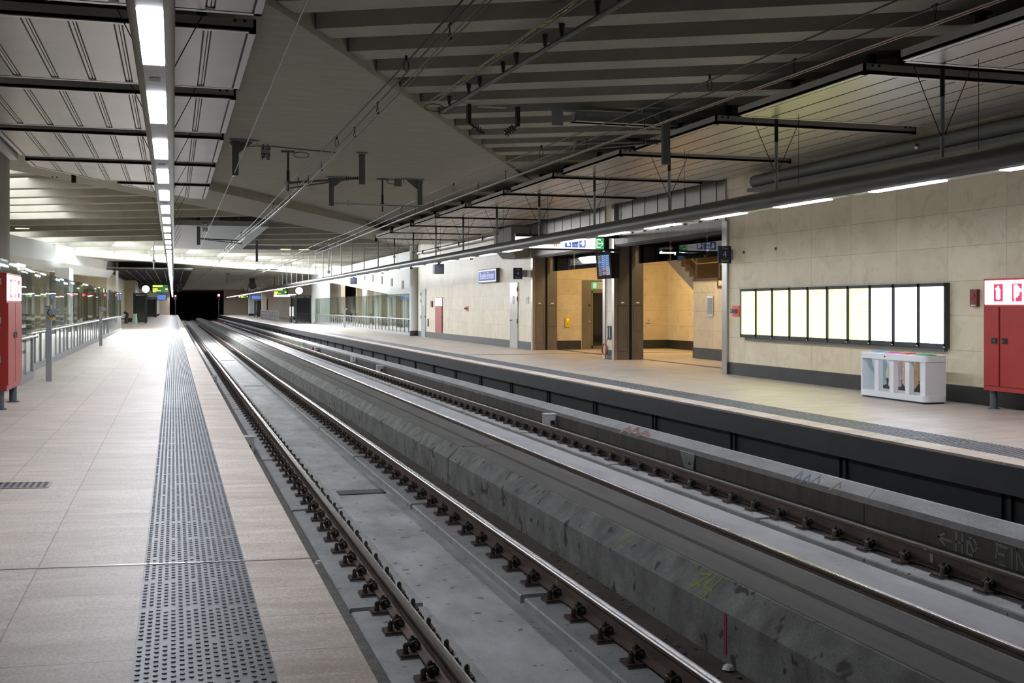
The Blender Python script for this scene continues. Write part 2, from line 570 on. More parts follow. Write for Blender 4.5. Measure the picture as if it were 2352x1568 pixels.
        WL[o.name] = Vector(base)
        return o


def thing(name, label, cat, loc=(0, 0, 0), group=None):
    o = bpy.data.objects.new(name, None)
    o.empty_display_size = 0.2
    COL.objects.link(o)
    o.location = loc
    WL[o.name] = Vector(loc)
    return tag(o, label, cat, group)


def dup(root, loc, label=None, group=None):
    r = root.copy()
    COL.objects.link(r)
    r.location = loc
    WL[r.name] = Vector(loc)
    if label:
        r['label'] = label
    if group:
        r['group'] = group
    for ch in list(root.children):
        c = ch.copy()
        COL.objects.link(c)
        c.parent = r
        for g in ch.children:
            d = g.copy()
            COL.objects.link(d)
            d.parent = c
    return r


def struct(name, mb, m, smooth=False):
    return tag(mb.build(name, m, smooth=smooth), kind='structure')


XV, YV, ZV = Vector((1, 0, 0)), Vector((0, 1, 0)), Vector((0, 0, 1))


def zl(x):                # the left platform falls three per cent towards the tracks
    return 0.03 * (0.83 - x)


Y0, Y1 = -4.0, 212.0
VFAR = -36.0

# ------------------------------------------------------------------ platforms and track bed
def left_slab(name, x0, x1, m, y0=Y0, y1=Y1, t=0.3):
    return struct(name, MB().py([(x0, zl(x0) - t), (x1, zl(x1) - t), (x1, zl(x1)), (x0, zl(x0))], y0, y1), m)


left_slab('platform', -14.0, -0.165, 'stone_floor')
left_slab('platform', 0.424, 0.83, 'stone_edge')
struct('platform_wall', MB().box(0.2, 0.72, Y0, Y1, -1.3, -0.3), 'panel_dark')


def bump_strip(x0, x1, ya, yb, zf, base_name, skew):
    mb = MB().py([(x0, zf(x0) - 0.25), (x1, zf(x1) - 0.25), (x1, zf(x1)), (x0, zf(x0))], Y0, Y1)
    cols = int((x1 - x0) / 0.0352)
    pitch = 0.066
    shp = {}
    for n in (4, 7):
        shp[n] = ([(math.cos(2 * PI * (k + 0.5) / n), math.sin(2 * PI * (k + 0.5) / n)) for k in range(n)],
                  [tuple(range(n, 2 * n))] + [(k, (k + 1) % n, (k + 1) % n + n, k + n) for k in range(n)])
    for c in range(cols):
        x = x0 + (c + 0.5) * (x1 - x0) / cols
        z = zf(x)
        y = ya + (c * skew) % pitch
        while y < yb:
            ca, fs = shp[7 if y < 18 else 4]
            if (y % 0.6) > 0.03:
                mb.add([(x + 0.0125 * a, y + 0.0125 * b, z) for a, b in ca] + [(x + 0.008 * a, y + 0.008 * b, z + 0.0052) for a, b in ca], fs)
            y += pitch
    return struct(base_name, mb, 'tactile')


bump_strip(-0.165, 0.424, 3.5, 60, zl, 'tactile_strip', 0.0215)
bump_strip(8.47, 9.09, 8.5, 48, lambda x: 0.0, 'tactile_strip', 0.0215)
# expansion joint strip across the left platform
struct('trim_1', MB().py([(-14, zl(-14)), (0.83, zl(0.83)), (0.83, 0.004), (-14, zl(-14) + 0.004)], 7.05, 7.075), 'steel')

struct('platform', MB().box(9.09, 20.0, Y0, Y1, -0.3, 0), 'stone_floor_right')
struct('platform', MB().box(8.115, 8.47, Y0, Y1, -0.3, 0), 'stone_edge')
struct('platform_edge', MB().box(8.09, 8.6, Y0, Y1, -0.315, -0.025), 'steel_edge')
mb = MB().box(8.36, 8.6, Y0, Y1, -1.3, -0.3)
struct('platform_wall', mb, 'panel_dark')
mb = MB()
y = 3.55
while y < 120:
    mb.box(8.325, 8.37, y, y + 0.05, -0.72, -0.3)
    mb.box(8.325, 8.37, y + 0.14, y + 0.19, -0.72, -0.3)
    y += 2.96
mb.box(8.32, 8.37, Y0, 120, -0.72, -0.68)
struct('trim_2', mb, 'panel_dark')

struct('track_bed', MB().box(0.7, 8.4, Y0, Y1 + 30, -1.5, -1.07), 'concrete_slab')
struct('track_bed', MB().box(0.72, 1.5, Y0, Y1, -1.2, -1.035), 'gravel')
struct('track_bed', MB().box(3.55, 4.0, Y0, Y1, -1.2, -1.045), 'dirt')
struct('track_bed', MB().box(4.9, 6.75, Y0, Y1, -1.2, -1.03), 'concrete_pale')
struct('track_bed', MB().box(7.4, 8.4, Y0, Y1, -1.2, -0.9), 'dirt')

RAILS = {'a': 1.79, 'b': 3.297, 'c': 5.65, 'd': 7.15}
PL = -0.992
# plinths, 4.8 m long with open joints
def plinths(x0, x1, m, first, zb=-1.1):
    y = first
    while y < 85:
        ya, yb = y + 0.06, y + 4.74
        struct('track_plinth', MB().py([(x0, zb), (x1, zb), (x1, PL), (x0 + 0.012, PL), (x0, PL - 0.012)], ya, yb), m)
        y += 4.8
    struct('track_plinth', MB().box(x0, x1, y + 0.05, Y1, zb, PL), m)


plinths(1.44, 2.085, 'concrete_plinth', -0.2)
plinths(2.975, 3.62, 'concrete_plinth', -0.2)
plinths(5.33, 5.97, 'concrete_plinth', -0.2)
plinths(6.80, 7.47, 'concrete_plinth', 2.4)


def ridge(x0, x1, segs, top, m, mtop):
    c = 0.165
    for a, b in segs:
        o = MB().py([(x0, -1.1), (x1, -1.1), (x1, -0.671), (x1 - c, top), (x0 + c, top), (x0, -0.671)], a + 0.02, b - 0.02)
        r = struct('cable_trough', o, m)
        if mtop:
            MB().box(x0 + c + 0.03, x1 - c - 0.03, a + 0.05, b - 0.05, top, top + 0.004).build('walkway_cover', mtop, r)
    return r


RIDGE = []
for a, b in ((Y0, 16.0), (16.0, 38.0), (38.0, 65.0), (65.0, 92), (92, 120), (120, Y1)):
    RIDGE.append(ridge(3.907, 4.965, ((a, b),), -0.503, 'concrete_ridge', 'concrete_walk'))
struct('trim_3', MB().box(4.405, 4.465, Y0, Y1, -0.52, -0.4965), 'dirt')
RIDGE2 = []
for a, b in ((Y0, 11.0), (11.0, 19.4), (19.4, 27.0), (27, 40.0), (40, 62), (62, 90), (90, Y1)):
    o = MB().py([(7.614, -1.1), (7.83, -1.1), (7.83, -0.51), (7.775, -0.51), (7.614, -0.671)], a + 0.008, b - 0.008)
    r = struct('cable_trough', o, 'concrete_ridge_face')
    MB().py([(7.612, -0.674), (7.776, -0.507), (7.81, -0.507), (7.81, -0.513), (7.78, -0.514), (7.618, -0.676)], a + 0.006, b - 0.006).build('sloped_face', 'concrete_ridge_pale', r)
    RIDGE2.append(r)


# ------------------------------------------------------------------ rails and fastenings
def rail(x, label):
    t = thing('rail', label, 'rail', (x, 20, -0.958))
    prof = [(-0.075, -0.958), (0.075, -0.958), (0.075, -0.947), (0.012, -0.93), (0.0085, -0.83), (0.036, -0.82), (0.036, -0.797), (0.027, -0.79),
            (-0.027, -0.79), (-0.036, -0.797), (-0.036, -0.82), (-0.0085, -0.83), (-0.012, -0.93), (-0.075, -0.947)]
    MB().py([(x + a, z) for a, z in prof], Y0, Y1).build('rail_body', 'rail_rust', t)
    MB().py([(x - 0.0355, -0.799), (x - 0.028, -0.7905), (x + 0.028, -0.7905), (x + 0.0355, -0.799), (x + 0.0355, -0.796), (x + 0.028, -0.787),
             (x + 0.014, -0.785), (x - 0.014, -0.785), (x - 0.028, -0.787), (x - 0.0355, -0.796)], Y0, Y1).build('running_surface', 'rail_shine', t)
    return t


ra = rail(1.79, 'rusty rail nearest the left platform, polished top, first rail from the left')
rb = rail(3.297, 'rusty rail with bright top beside the dirt channel, second rail from the left')
rc = rail(5.65, 'dark rail half hidden behind the middle concrete ridge, third rail from the left')
rd = rail(7.15, 'brown rail nearest the right platform, below the right concrete ridge')
MB().box(3.2975 - 0.016, 3.2975 - 0.0105, 9.33, 9.36, -0.925, -0.83).build('paint_mark', 'paint_white', rb)
MB().box(7.15 - 0.0425, 7.15 - 0.0362, 9.24, 9.28, -0.82, -0.797).build('paint_mark', 'paint_white', rd)
MB().box(7.15 - 0.016, 7.15 - 0.0102, 9.17, 9.22, -0.925, -0.84).build('paint_mark', 'paint_white', rd)


def fast_mb():
    """meshes around the origin: plate, pad, bolts, clips"""
    plate = MB().plate((0, 0, 0.012), XV, YV, 0.40, 0.17, 0.018, 0.012, 3)
    pad = MB().plate((0, 0, 0), XV, YV, 0.405, 0.175, 0.012)
    bolts, clips = [], []
    for s in (-1, 1):
        yo = 0.035 * -1
        b = MB()
        bx = s * 0.155
        b.cyl((bx, yo, 0.03), (bx, yo, 0.040), 0.027, 8)
        for k in range(3):
            b.cyl((bx, yo, 0.041 + 0.011 * k), (bx, yo, 0.049 + 0.011 * k), 0.021, 8)
        b.cyl((bx, yo, 0.074), (bx, yo, 0.098), 0.019, 6)
        b.sphere((bx, yo, 0.098), 0.015, 6)
        bolts.append(b)
        c = MB()
        cx, cy = s * 0.092, 0.02
        # spring clip: two loops on either side of a bolt, and the arm on the rail foot
        for sg in (-1, 1):
            loop = [(cx + s * -0.012 + 0.036 * math.cos(a), cy + sg * 0.035, 0.078 + 0.034 * math.sin(a)) for a in [2 * PI * k / 8 for k in range(8)]]
            c.tube(loop, 0.0105, 5, closed=True)
        c.tube([(cx + s * 0.02, cy - 0.045, 0.09), (cx + s * 0.028, cy, 0.102), (cx + s * 0.02, cy + 0.045, 0.09)], 0.010, 5)
        c.bar((cx - s * 0.026, cy - 0.05, 0.069), (cx - s * 0.026, cy + 0.05, 0.069), 0.03, 0.02)
        c.cyl((cx, cy, 0.03), (cx, cy, 0.112), 0.013, 6)
        c.cyl((cx, cy, 0.105), (cx, cy, 0.128), 0.021, 6)
        c.cyl((cx, cy, 0.128), (cx, cy, 0.142), 0.013, 6)
        clips.append(c)
    return plate, pad, bolts, clips


LABF = {'a': 'rusty fastening bolted beside the rail nearest the left platform',
        'b': 'dark rusty fastening along the second rail, next to the dirt channel',
        'd': 'small brown fastening with grey bolt below the rail nearest the right platform',
        'c': 'fastening under the third rail behind the middle ridge'}
GRPF = {'a': 'fastenings of the first rail', 'b': 'fastenings of the second rail', 'd': 'fastenings of the fourth rail', 'c': 'fastenings of the third rail'}
plate, pad, bolts, clips = fast_mb()


def make_fast(key):
    t = thing('rail_fastening', LABF[key], 'fastening', (0, 0, -300), GRPF[key])
    WL[t.name] = Vector((0, 0, 0))
    plate.build('base_plate', 'plate_rust', t)
    pad.build('rubber_pad', 'pad_grey', t)
    for b in bolts:
        b.build('anchor_bolt', 'bolt_grey' if key == 'd' else 'fastening_dark', t, smooth=False)
    for c in clips:
        c.build('spring_clip', 'fastening_dark', t)
    return t


def joined_fast():
    mb = MB()
    for p in [plate, pad] + bolts + clips:
        mb.add(p.v, p.f)
    return mb


FY = {'a': 3.25, 'b': 3.17, 'd': 4.7}
for key in ('a', 'b', 'd'):
    first = make_fast(key)
    x = RAILS[key]
    i = 0
    y = FY[key]
    while i < 45:
        loc = (x, y, PL)
        if i == 0:
            first.location = loc
        else:
            dup(first, loc)
        i += 1
        y += 0.6
    one = joined_fast().build('rail_fastening', 'fastening_dark', loc=(0, 0, 0))
    tag(one, LABF[key], 'fastening', GRPF[key])
    while i < 100:
        o = one if i == 45 else one.copy()
        if i > 45:
            COL.objects.link(o)
        o.location = (x, y, PL)
        i += 1
        y += 0.6
    mb = MB()
    simple = MB().box(-0.2, 0.2, -0.08, 0.08, 0, 0.028).box(-0.17, -0.08, -0.05, 0.05, 0.03, 0.11).box(0.08, 0.17, -0.05, 0.05, 0.03, 0.11)
    while y < 150:
        mb.add([(a + x, b + y, c + PL) for a, b, c in simple.v], simple.f)
        y += 0.6
    tag(mb.build('rail_fastening', 'fastening_dark'), LABF[key].split(' beside')[0].split(' along')[0].split(' below')[0] + ' far down the track, rail ' +
        {'a': 'by the left platform', 'b': 'by the dirt channel', 'd': 'by the right platform'}[key], 'fastening', kind='stuff')
mb = MB()
y = 3.3
while y < 110:
    mb.add([(a + 5.65, b + y, c + PL) for a, b, c in simple.v], simple.f)
    y += 0.6
tag(mb.build('rail_fastening', 'fastening_dark'), 'dark fastenings along the third rail behind the middle ridge', 'fastening', kind='stuff')

# drain slots across the slab between the rails
def slot(y, x0=2.24, x1=2.9):
    t = thing('drain_cover', 'x', 'drain cover', ((x0 + x1) / 2, y, -1.07))
    MB().box(x0, x1, y - 0.05, y + 0.05, -1.072, -1.058).build('drain_bar', 'black', t)
    MB().box(x0, x1, y + 0.05, y + 0.32, -1.072, -1.061).build('cover_plate', 'steel_edge' if y < 20 else 'concrete_slab', t)
    return t


for y, l in ((15.65, 'black drain cover across the nearer part of the left track bed'), (37.8, 'dark drain cover across the brightly lit left track bed'),
             (56.0, 'thin drain cover across the left track bed, farther off')):
    slot(y)['label'] = l

# line-side boxes and plates
def line_box(x, y, z, w, d, h, label):
    t = thing('junction_box', label, 'box', (x, y, z))
    MB().py([(x - w / 2, z), (x + w / 2, z), (x + w / 2, z + h), (x - w / 2, z + h)], y, y + d).build('housing', 'pale_box', t)
    MB().plate((x + w * 0.1, y - 0.001, z + h * 0.35), XV, ZV, w * 0.3, h * 0.35, -0.0 + 0.02).build('socket', 'black', t)
    MB().plate((x, y + d / 2, z + h), XV, YV, w * 1.08, d * 1.08, 0.02).build('lid', 'pale_box', t)
    return t


line_box(7.50, 21.7, -0.9, 0.24, 0.25, 0.24, 'pale concrete junction box by the right rail, nearer one')
line_box(7.50, 41.4, -0.9, 0.26, 0.3, 0.24, 'pale junction box by the right rail beyond the plate marked 2')
line_box(7.50, 60.5, -0.9, 0.28, 0.3, 0.24, 'small pale junction box by the right rail beside a red cap')
line_box(1.27, 20.3, -1.03, 0.24, 0.24, 0.27, 'grey junction box in the gravel under the left platform edge')
line_box(1.27, 38.2, -1.03, 0.24, 0.24, 0.27, 'pale junction box farther along under the left platform edge')


def num_plate(x, y, z, txt, label, w=0.22, h=0.20, m='paper', tm='blue_sign', parent_name='number_plate'):
    t = thing(parent_name, label, 'sign', (x, y, z))
    MB().plate((x, y, z + h / 2), XV, ZV, w, h, 0.008).build('plate', m, t)
    MB().text(txt, (x, y, z + h / 2), XV, ZV, h * 0.8, 0.0095).build('digits', tm, t)
    return t


num_plate(7.5, 48.1, -0.82, '2', 'white plate with blue digit 2 beside the right rail', 0.26, 0.24)
num_plate(7.5, 67.4, -0.82, '4', 'white plate with blue digit 4 beside the right rail, farther off', 0.26, 0.24)
t = thing('track_marker', 'red rounded marker beside the right rail near a junction box', 'cap', (7.52, 62.8, -0.9))
MB().cyl((7.52, 62.8, -0.9), (7.52, 62.8, -0.78), 0.06).sphere((7.52, 62.8, -0.76), 0.07).build('cap_body', 'red', t, True)
MB().cyl((7.52, 62.8, -0.905), (7.52, 62.8, -0.89), 0.085).build('collar', 'litter_white', t)
t = thing('bracket', 'grey steel bracket plate on the right ridge face', 'bracket', (7.6, 15.5, -0.86))
MB().prism([(7.60, 15.32, -0.9), (7.60, 15.62, -0.9), (7.60, 15.78, -0.66), (7.60, 15.28, -0.66)], (-0.02, 0, 0)).build('plate', 'galv', t)
MB().cyl((7.58, 15.45, -0.82), (7.565, 15.45, -0.82), 0.02, 8).build('bolt', 'bolt_grey', t)
for i, (x, y, l) in enumerate(((1.42, 11.4, 'crumpled white litter in the gravel below the left platform edge'),
                               (3.84, 7.2, 'crumpled white litter in the dirt channel at the bottom'),
                               (7.40, 8.63, 'pale scrap beside the fastening of the right rail'))):
    mb = MB().sphere((x, y, (-1.02, -1.02, -0.955)[i]), 0.035, 7, (1, 1.3, 0.6))
    mb.v = [(a + random.uniform(-.014, .014), b + random.uniform(-.014, .014), c + random.uniform(-.008, .008)) for a, b, c in mb.v]
    tag(mb.build('litter', 'litter_white'), l, 'litter')
clods = []
for i in range(46):
    x, y = random.uniform(3.66, 3.88), random.uniform(5.5, 16)
    r = random.uniform(0.008, 0.022)
    clods.append((x, y, r))
mb = MB()
for x, y, r in clods:
    s = MB().sphere((x, y, -1.04), r, 6, (1.2, 1.2, 0.8))
    mb.add([(a + random.uniform(-.3, .3) * r, b + random.uniform(-.3, .3) * r, c) for a, b, c in s.v], s.f)
tag(mb.build('rubble', 'gravel'), 'scattered crumbs of rubble in the dirt channel beside the middle ridge', 'rubble', kind='stuff')

# paint marks on the ridges
def stroke(mb, pts, w, nrm):
    nrm = Vector(nrm).normalized()
    for p, q in zip(pts[:-1], pts[1:]):
        p, q = Vector(p), Vector(q)
        d = (q - p).normalized()
        s = d.cross(nrm) * w / 2
        e = d * w * 0.3
        mb.prism([p - s - e, p + s - e, q + s + e, q - s + e], nrm * 0.0025)


def chamf(y, k):            # point on the sloping face of the middle ridge, k 0 (bottom) .. 1 (top)
    return Vector((3.907 + 0.165 * k, y, -0.671 + 0.168 * k))


nch = (-1, 0, 1)
mb = MB()
yc = 7.85
stroke(mb, [chamf(yc + 0.16, 0.75), chamf(yc + 0.02, 0.93), chamf(yc + 0.16, 0.08)], 0.022, nch)
stroke(mb, [chamf(yc + 0.19, 0.45), chamf(yc + 0.04, 0.38)], 0.022, nch)
stroke(mb, [chamf(yc - 0.05, 0.95), chamf(yc - 0.01, 0.42), chamf(yc - 0.14, 0.40)], 0.022, nch)
stroke(mb, [chamf(yc - 0.14, 0.98), chamf(yc - 0.09, 0.02)], 0.022, nch)
mb.build('paint_mark', 'paint_lime', RIDGE[0])
mb = MB()
stroke(mb, [chamf(9.6, 0.1), chamf(9.46, 0.8)], 0.024, nch)
mb.build('paint_mark', 'paint_lime', RIDGE[0])
mb = MB()
stroke(mb, [(3.906, 7.36, -0.69), (3.906, 7.36, -0.97)], 0.04, (-1, 0, 0))
mb.build('paint_mark', 'paint_pink', RIDGE[0])
mb = MB()
stroke(mb, [chamf(18.9, 0.25), chamf(18.8, 0.8)], 0.05, nch)
stroke(mb, [chamf(18.6, 0.3), chamf(18.5, 0.8)], 0.04, nch)
mb.build('paint_mark', 'paint_lime', RIDGE[1])


def face2(y, z):
    return Vector((7.613, y, z))


mb = MB()
n2 = (-1, 0, 0)
for pts, w in (([(9.61, -0.755), (9.71, -0.80), (9.60, -0.865)], 0.024), ([(9.70, -0.80), (9.49, -0.815)], 0.024),
               ([(9.425, -0.70), (9.43, -0.90)], 0.024), ([(9.335, -0.70), (9.335, -0.90)], 0.024), ([(9.43, -0.80), (9.335, -0.795)], 0.02),
               ([(9.265, -0.89), (9.255, -0.73), (9.18, -0.705), (9.12, -0.78), (9.17, -0.89), (9.25, -0.885)], 0.024), ([(9.24, -0.75), (9.16, -0.86)], 0.03),
               ([(8.71, -0.715), (8.86, -0.705)], 0.024), ([(8.84, -0.73), (8.86, -0.86), (8.83, -0.895), (8.74, -0.895)], 0.024), ([(8.84, -0.79), (8.75, -0.79)], 0.024),
               ([(8.645, -0.70), (8.645, -0.91)], 0.018), ([(8.575, -0.91), (8.585, -0.70), (8.48, -0.88), (8.475, -0.70)], 0.018)):
    stroke(mb, [face2(y, z) for y, z in pts], w, n2)
mb.build('paint_mark', 'paint_white', RIDGE2[0])


def ch2(y, k):
    return Vector((7.614 + 0.161 * k, y, -0.671 + 0.161 * k))


mb = MB()
for y, a, b in ((12.6, .2, .8), (12.4, .15, .75), (12.2, .3, .85)):
    stroke(mb, [ch2(y, a), ch2(y - 0.08, b), ch2(y - 0.16, a + 0.1)], 0.03, nch)
mb.build('paint_mark', 'paint_blue', RIDGE2[1])
mb = MB()
stroke(mb, [ch2(11.75, .2), ch2(11.66, .8), ch2(11.6, .5)], 0.03, nch)
stroke(mb, [ch2(18.3, .2), ch2(18.15, .7), ch2(17.95, .3), ch2(17.8, .8), ch2(17.6, .3), ch2(17.4, .75), ch2(17.2, .4)], 0.08, nch)
mb.build('paint_mark', 'paint_red', RIDGE2[1])

# ------------------------------------------------------------------ left platform furniture
t = thing('drain_grate', 'ribbed steel drain grate set in the left platform floor', 'drain', (-1.55, 10.3, zl(-1.55)))
g0, g1 = -2.6, -1.03
mb = MB()
x = g0
while x < g1:
    mb.py([(x, zl(x) - 0.004), (x + 0.028, zl(x) - 0.004), (x + 0.028, zl(x) + 0.005), (x, zl(x) + 0.005)], 10.12, 10.42)
    x += 0.052
mb.build('grate_bars', 'galv', t)
mb = MB()
for a, b, c, d in ((g0, g1, 10.1, 10.12), (g0, g1, 10.42, 10.44)):
    mb.py([(a, zl(a) - 0.004), (b, zl(b) - 0.004), (b, zl(b) + 0.006), (a, zl(a) + 0.006)], c, d)
mb.py([(g1, zl(g1) - 0.004), (g1 + 0.02, zl(g1) - 0.004), (g1 + 0.02, zl(g1) + 0.006), (g1, zl(g1) + 0.006)], 10.1, 10.44)
mb.build('frame', 'steel', t)
MB().py([(g0, zl(g0) - 0.01), (g1, zl(g1) - 0.01), (g1, zl(g1) + 0.0015), (g0, zl(g0) + 0.0015)], 10.1, 10.44).build('channel', 'black', t)


def extinguisher_symbol(mb_red, mb_white, c, right, up, w, h, kind):
    c, r, u = Vector(c), Vector(right), Vector(up)
    nn = r.cross(u)
    mb_red.plate(c, r, u, w, h, 0.004)
    f = nn * 0.0045
    if kind == 0:
        mb_white.plate(c + f + u * (-0.07 * h), r, u, w * 0.42, h * 0.62, 0.002, w * 0.1, 4)
        mb_white.plate(c + f + u * (0.30 * h), r, u, w * 0.2, h * 0.16, 0.002)
        mb_white.prism([c + f + r * w * 0.1 + u * h * 0.36, c + f + r * w * -0.3 + u * h * 0.26, c + f + r * w * -0.34 + u * h * 0.17,
                        c + f + r * w * -0.2 + u * h * 0.2, c + f + r * w * 0.1 + u * h * 0.27], nn * 0.002)
    elif kind == 1:
        for k in range(4):
            mb_white.plate(c + f + r * w * (-0.26 + 0.15 * k) + u * (0.08 * h), r, u, w * 0.11, h * (0.7 if k < 3 else 0.5), 0.002)
        mb_white.plate(c + f + r * w * 0.36 + u * 0.12 * h, r, u, w * 0.2, h * 0.2, 0.002, w * 0.09, 4)
        mb_white.plate(c + f + r * w * -0.2 + u * -0.36 * h, r, u, w * 0.12, h * 0.2, 0.002)
    else:
        mb_white.plate(c + f, r, u, w * 0.5, h * 0.5, 0.002, w * 0.2, 5)
        mb_red.plate(c + f * 1.6, r, u, w * 0.22, h * 0.22, 0.002, w * 0.1, 5)


def fire_cabinet(x, y0, y1, s, zf, label, depth=0.35, split=0.36, z0=0.29, z1=2.02, symbols=(0, 1, 2), legs=True, lit='lit_white'):
    """front face at x looking towards s (+1: +X, -1: -X)"""
    t = thing('fire_cabinet', label, 'cabinet', (x - s * depth / 2, (y0 + y1) / 2, zf))
    xb = x - s * depth
    a, b = min(x, xb), max(x, xb)
    MB().box(a, b, y0, y1, zf + z0, zf + z1).build('body', 'red', t)
    zs = zf + z1 - 0.42
    r = Vector((0, s, 0))
    e = s * 0.001
    w = y1 - y0
    bx = MB().box(min(x, x + s * 0.012), max(x, x + s * 0.012), y0 + 0.035, y1 - 0.035, zs + 0.02, zf + z1 - 0.03).build('sign_box', lit, t)
    mr, mw = MB(), MB()
    for k, kd in enumerate(symbols):
        yy = (y1 if s < 0 else y0) + s * w * (0.23 + 0.27 * k)
        extinguisher_symbol(mr, mw, (x + s * 0.013, yy, zs + 0.20), r, ZV, 0.2, 0.27, kd)
    mr.build('symbol', 'sym_red', bx)
    mw.build('pictogram', lit, bx)
    ys = y1 - split * w if s < 0 else y0 + split * w
    for q0, q1, hy in ((y0 + 0.03, ys - 0.02, ys - 0.11), (ys + 0.02, y1 - 0.03, ys + 0.11)):
        zc0, zc1 = zf + z0 + 0.08, zs - 0.02
        d = MB().box(min(x, x + s * 0.018), max(x, x + s * 0.018), q0, q1, zc0, zc1).build('door', 'red', t)
        mb = MB()
        for aa, bb, cc, dd in ((q0 - 0.008, q1 + 0.008, zc0 - 0.008, zc0), (q0 - 0.008, q1 + 0.008, zc1, zc1 + 0.008), (q0 - 0.008, q0, zc0, zc1), (q1, q1 + 0.008, zc0, zc1)):
            mb.box(min(x, x + s * 0.002), max(x, x + s * 0.002), aa, bb, cc, dd)
        mb.build('door_gap', 'red_dark', t)
        h = MB().box(min(x + s * 0.018, x + s * 0.028), max(x + s * 0.018, x + s * 0.028), hy - 0.055, hy + 0.055, zf + 1.02, zf + 1.11).build('lock_plate', 'black', d)
        MB().cyl((x + s * 0.028, hy + (0.02 if hy < ys else -0.02), zf + 1.065), (x + s * 0.04, hy + (0.02 if hy < ys else -0.02), zf + 1.065), 0.012, 8).build('lock', 'steel', d)
    if legs:
        for yy in (y0 + 0.10, y1 - 0.10):
            MB().cyl((x - s * 0.1, yy, zf), (x - s * 0.1, yy, zf + z0), 0.055, 16).build('leg', 'pole_grey', t, True)
            MB().cyl((x - s * 0.1, yy, zf), (x - s * 0.1, yy, zf + 0.012), 0.09, 16).build('foot_plate', 'pole_grey', t)
    return t


fire_cabinet(-2.3, 17.4, 18.95, 1, zl(-2.45), 'red fire cabinet on grey legs at the left edge, beside the glass screen', depth=0.32, split=0.5, symbols=(0, 1, 2), z0=0.27, z1=1.98)
fire_cabinet(12.1, 12.9, 14.35, -1, 0.0, 'red fire cabinet on grey legs by the right wall, past the lit posters', split=0.25)
fire_cabinet(12.47, 52.3, 53.75, -1, 0.0, 'red fire cabinet set flush in the far stone wall', depth=0.05, split=0.99, legs=False)

t = thing('pole', 'slim dark grey pole with knobs at the left picture edge', 'pole', (-2.37, 17.0, zl(-2.37)))
zb = zl(-2.37)
MB().cyl((-2.37, 17.0, zb), (-2.37, 17.0, zb + 2.0), 0.03, 12).build('tube', 'pole_grey', t, True)
for z in (0.75, 1.3, 1.85):
    MB().cyl((-2.37, 17.0, zb + z - 0.045), (-2.37, 17.0, zb + z + 0.045), 0.05, 12).build('knob', 'pole_grey', t, True)


def sensor_post(x, y, z, label, top=1.49):
    t = thing('sensor_post', label, 'post', (x, y, z))
    MB().box(x - 0.052, x + 0.052, y - 0.052, y + 0.052, z, z + top).build('post', 'post_grey', t)
    MB().box(x - 0.075, x + 0.03, y - 0.06, y + 0.06, z + top, z + top + 0.015).build('cap', 'galv_dark', t)
    MB().box(x + 0.055, x + 0.17, y - 0.06, y + 0.06, z + top - 0.17, z + top - 0.05).box(x + 0.17, x + 0.2, y - 0.03, y + 0.03, z + top - 0.14, z + top - 0.08).build('sensor', 'post_grey', t)
    MB().tube([(x + 0.02, y - 0.06, z + top - 0.05), (x - 0.02, y - 0.07, z + top - 0.12), (x + 0.03, y - 0.08, z + top - 0.2), (x + 0.1, y - 0.07, z + top - 0.17)], 0.009, 6).build('cable', 'black', t)
    MB().tube([(x + 0.0, y - 0.07, z + top - 0.19), (x + 0.04, y - 0.09, z + top - 0.25), (x + 0.10, y - 0.08, z + top - 0.2), (x + 0.06, y - 0.08, z + top - 0.27)], 0.014, 6).build('tie', 'yellow', t)
    return t


sensor_post(-2.38, 23.87, zl(-2.38), 'grey sensor post in front of the left glass screen, nearer one')
sensor_post(-2.62, 44.5, zl(-2.62), 'grey sensor post in front of the left glass screen, farther one')
sensor_post(12.14, 82.0, 0.0, 'thin grey sensor post in front of the right glass screen')


def glass_screen(x, y0, y1, n, s, zf, label, top=2.3, hr=0.88):
    t = thing('glass_screen', label, 'screen', (x, (y0 + y1) / 2, zf))
    st = (y1 - y0) / n
    rj = random.Random(n)
    for k in range(n):
        j = rj.uniform(-0.012, 0.012)
        ya, yb = y0 + k * st + 0.006, y0 + (k + 1) * st - 0.006
        MB().pz([(x - 0.008 - j, ya), (x + 0.008 - j, ya), (x + 0.008 + j, yb), (x - 0.008 + j, yb)], zf + 0.13, zf + top).build('pane', 'glass', t)
    for k in range(n + 1):
        MB().box(x - 0.03, x + 0.025, y0 + k * st - 0.022, y0 + k * st + 0.022, zf, zf + hr).build('mullion', 'post_grey', t)
    MB().box(x - 0.05, x + 0.05, y0, y1, zf, zf + 0.14).build('kick_rail', 'post_grey', t)
    MB().cyl((x + s * 0.12, y0, zf + hr), (x + s * 0.12, y1, zf + hr), 0.024, 10).build('handrail', 'steel', t, True)
    mb = MB()
    for k in range(0, n + 1, 2):
        mb.bar((x, y0 + k * st, zf + hr - 0.03), (x + s * 0.12, y0 + k * st, zf + hr - 0.03), 0.03)
    mb.build('handrail_bracket', 'steel', t)
    return t


glass_screen(-3.1, 25.6, 72.4, 39, 1, zl(-3.1), 'long tall glass screen with steel handrail along the left platform')
glass_screen(-2.8, 16.0, 24.8, 8, 1, zl(-2.8), 'nearer glass screen with dark mullions beside the left red cabinet')
glass_screen(12.45, 59.0, 104.6, 39, -1, 0.0, 'long glass screen with handrail beside the far white column')

# room behind the left screen
struct('wall_left', MB().box(-9.4, -9.0, Y0, 75, 0, 6.2), 'cream')
MB_ = MB()
for y in (30, 40, 50, 60):
    MB_.box(-9.0, -8.4, y, y + 1.2, 0, 4)
struct('wall_left', MB_, 'concrete_white')
struct('column_1', MB().cyl((-4.15, 25.6, 0.1), (-4.15, 25.6, 5.2), 0.82, 40), 'concrete_roof', True)
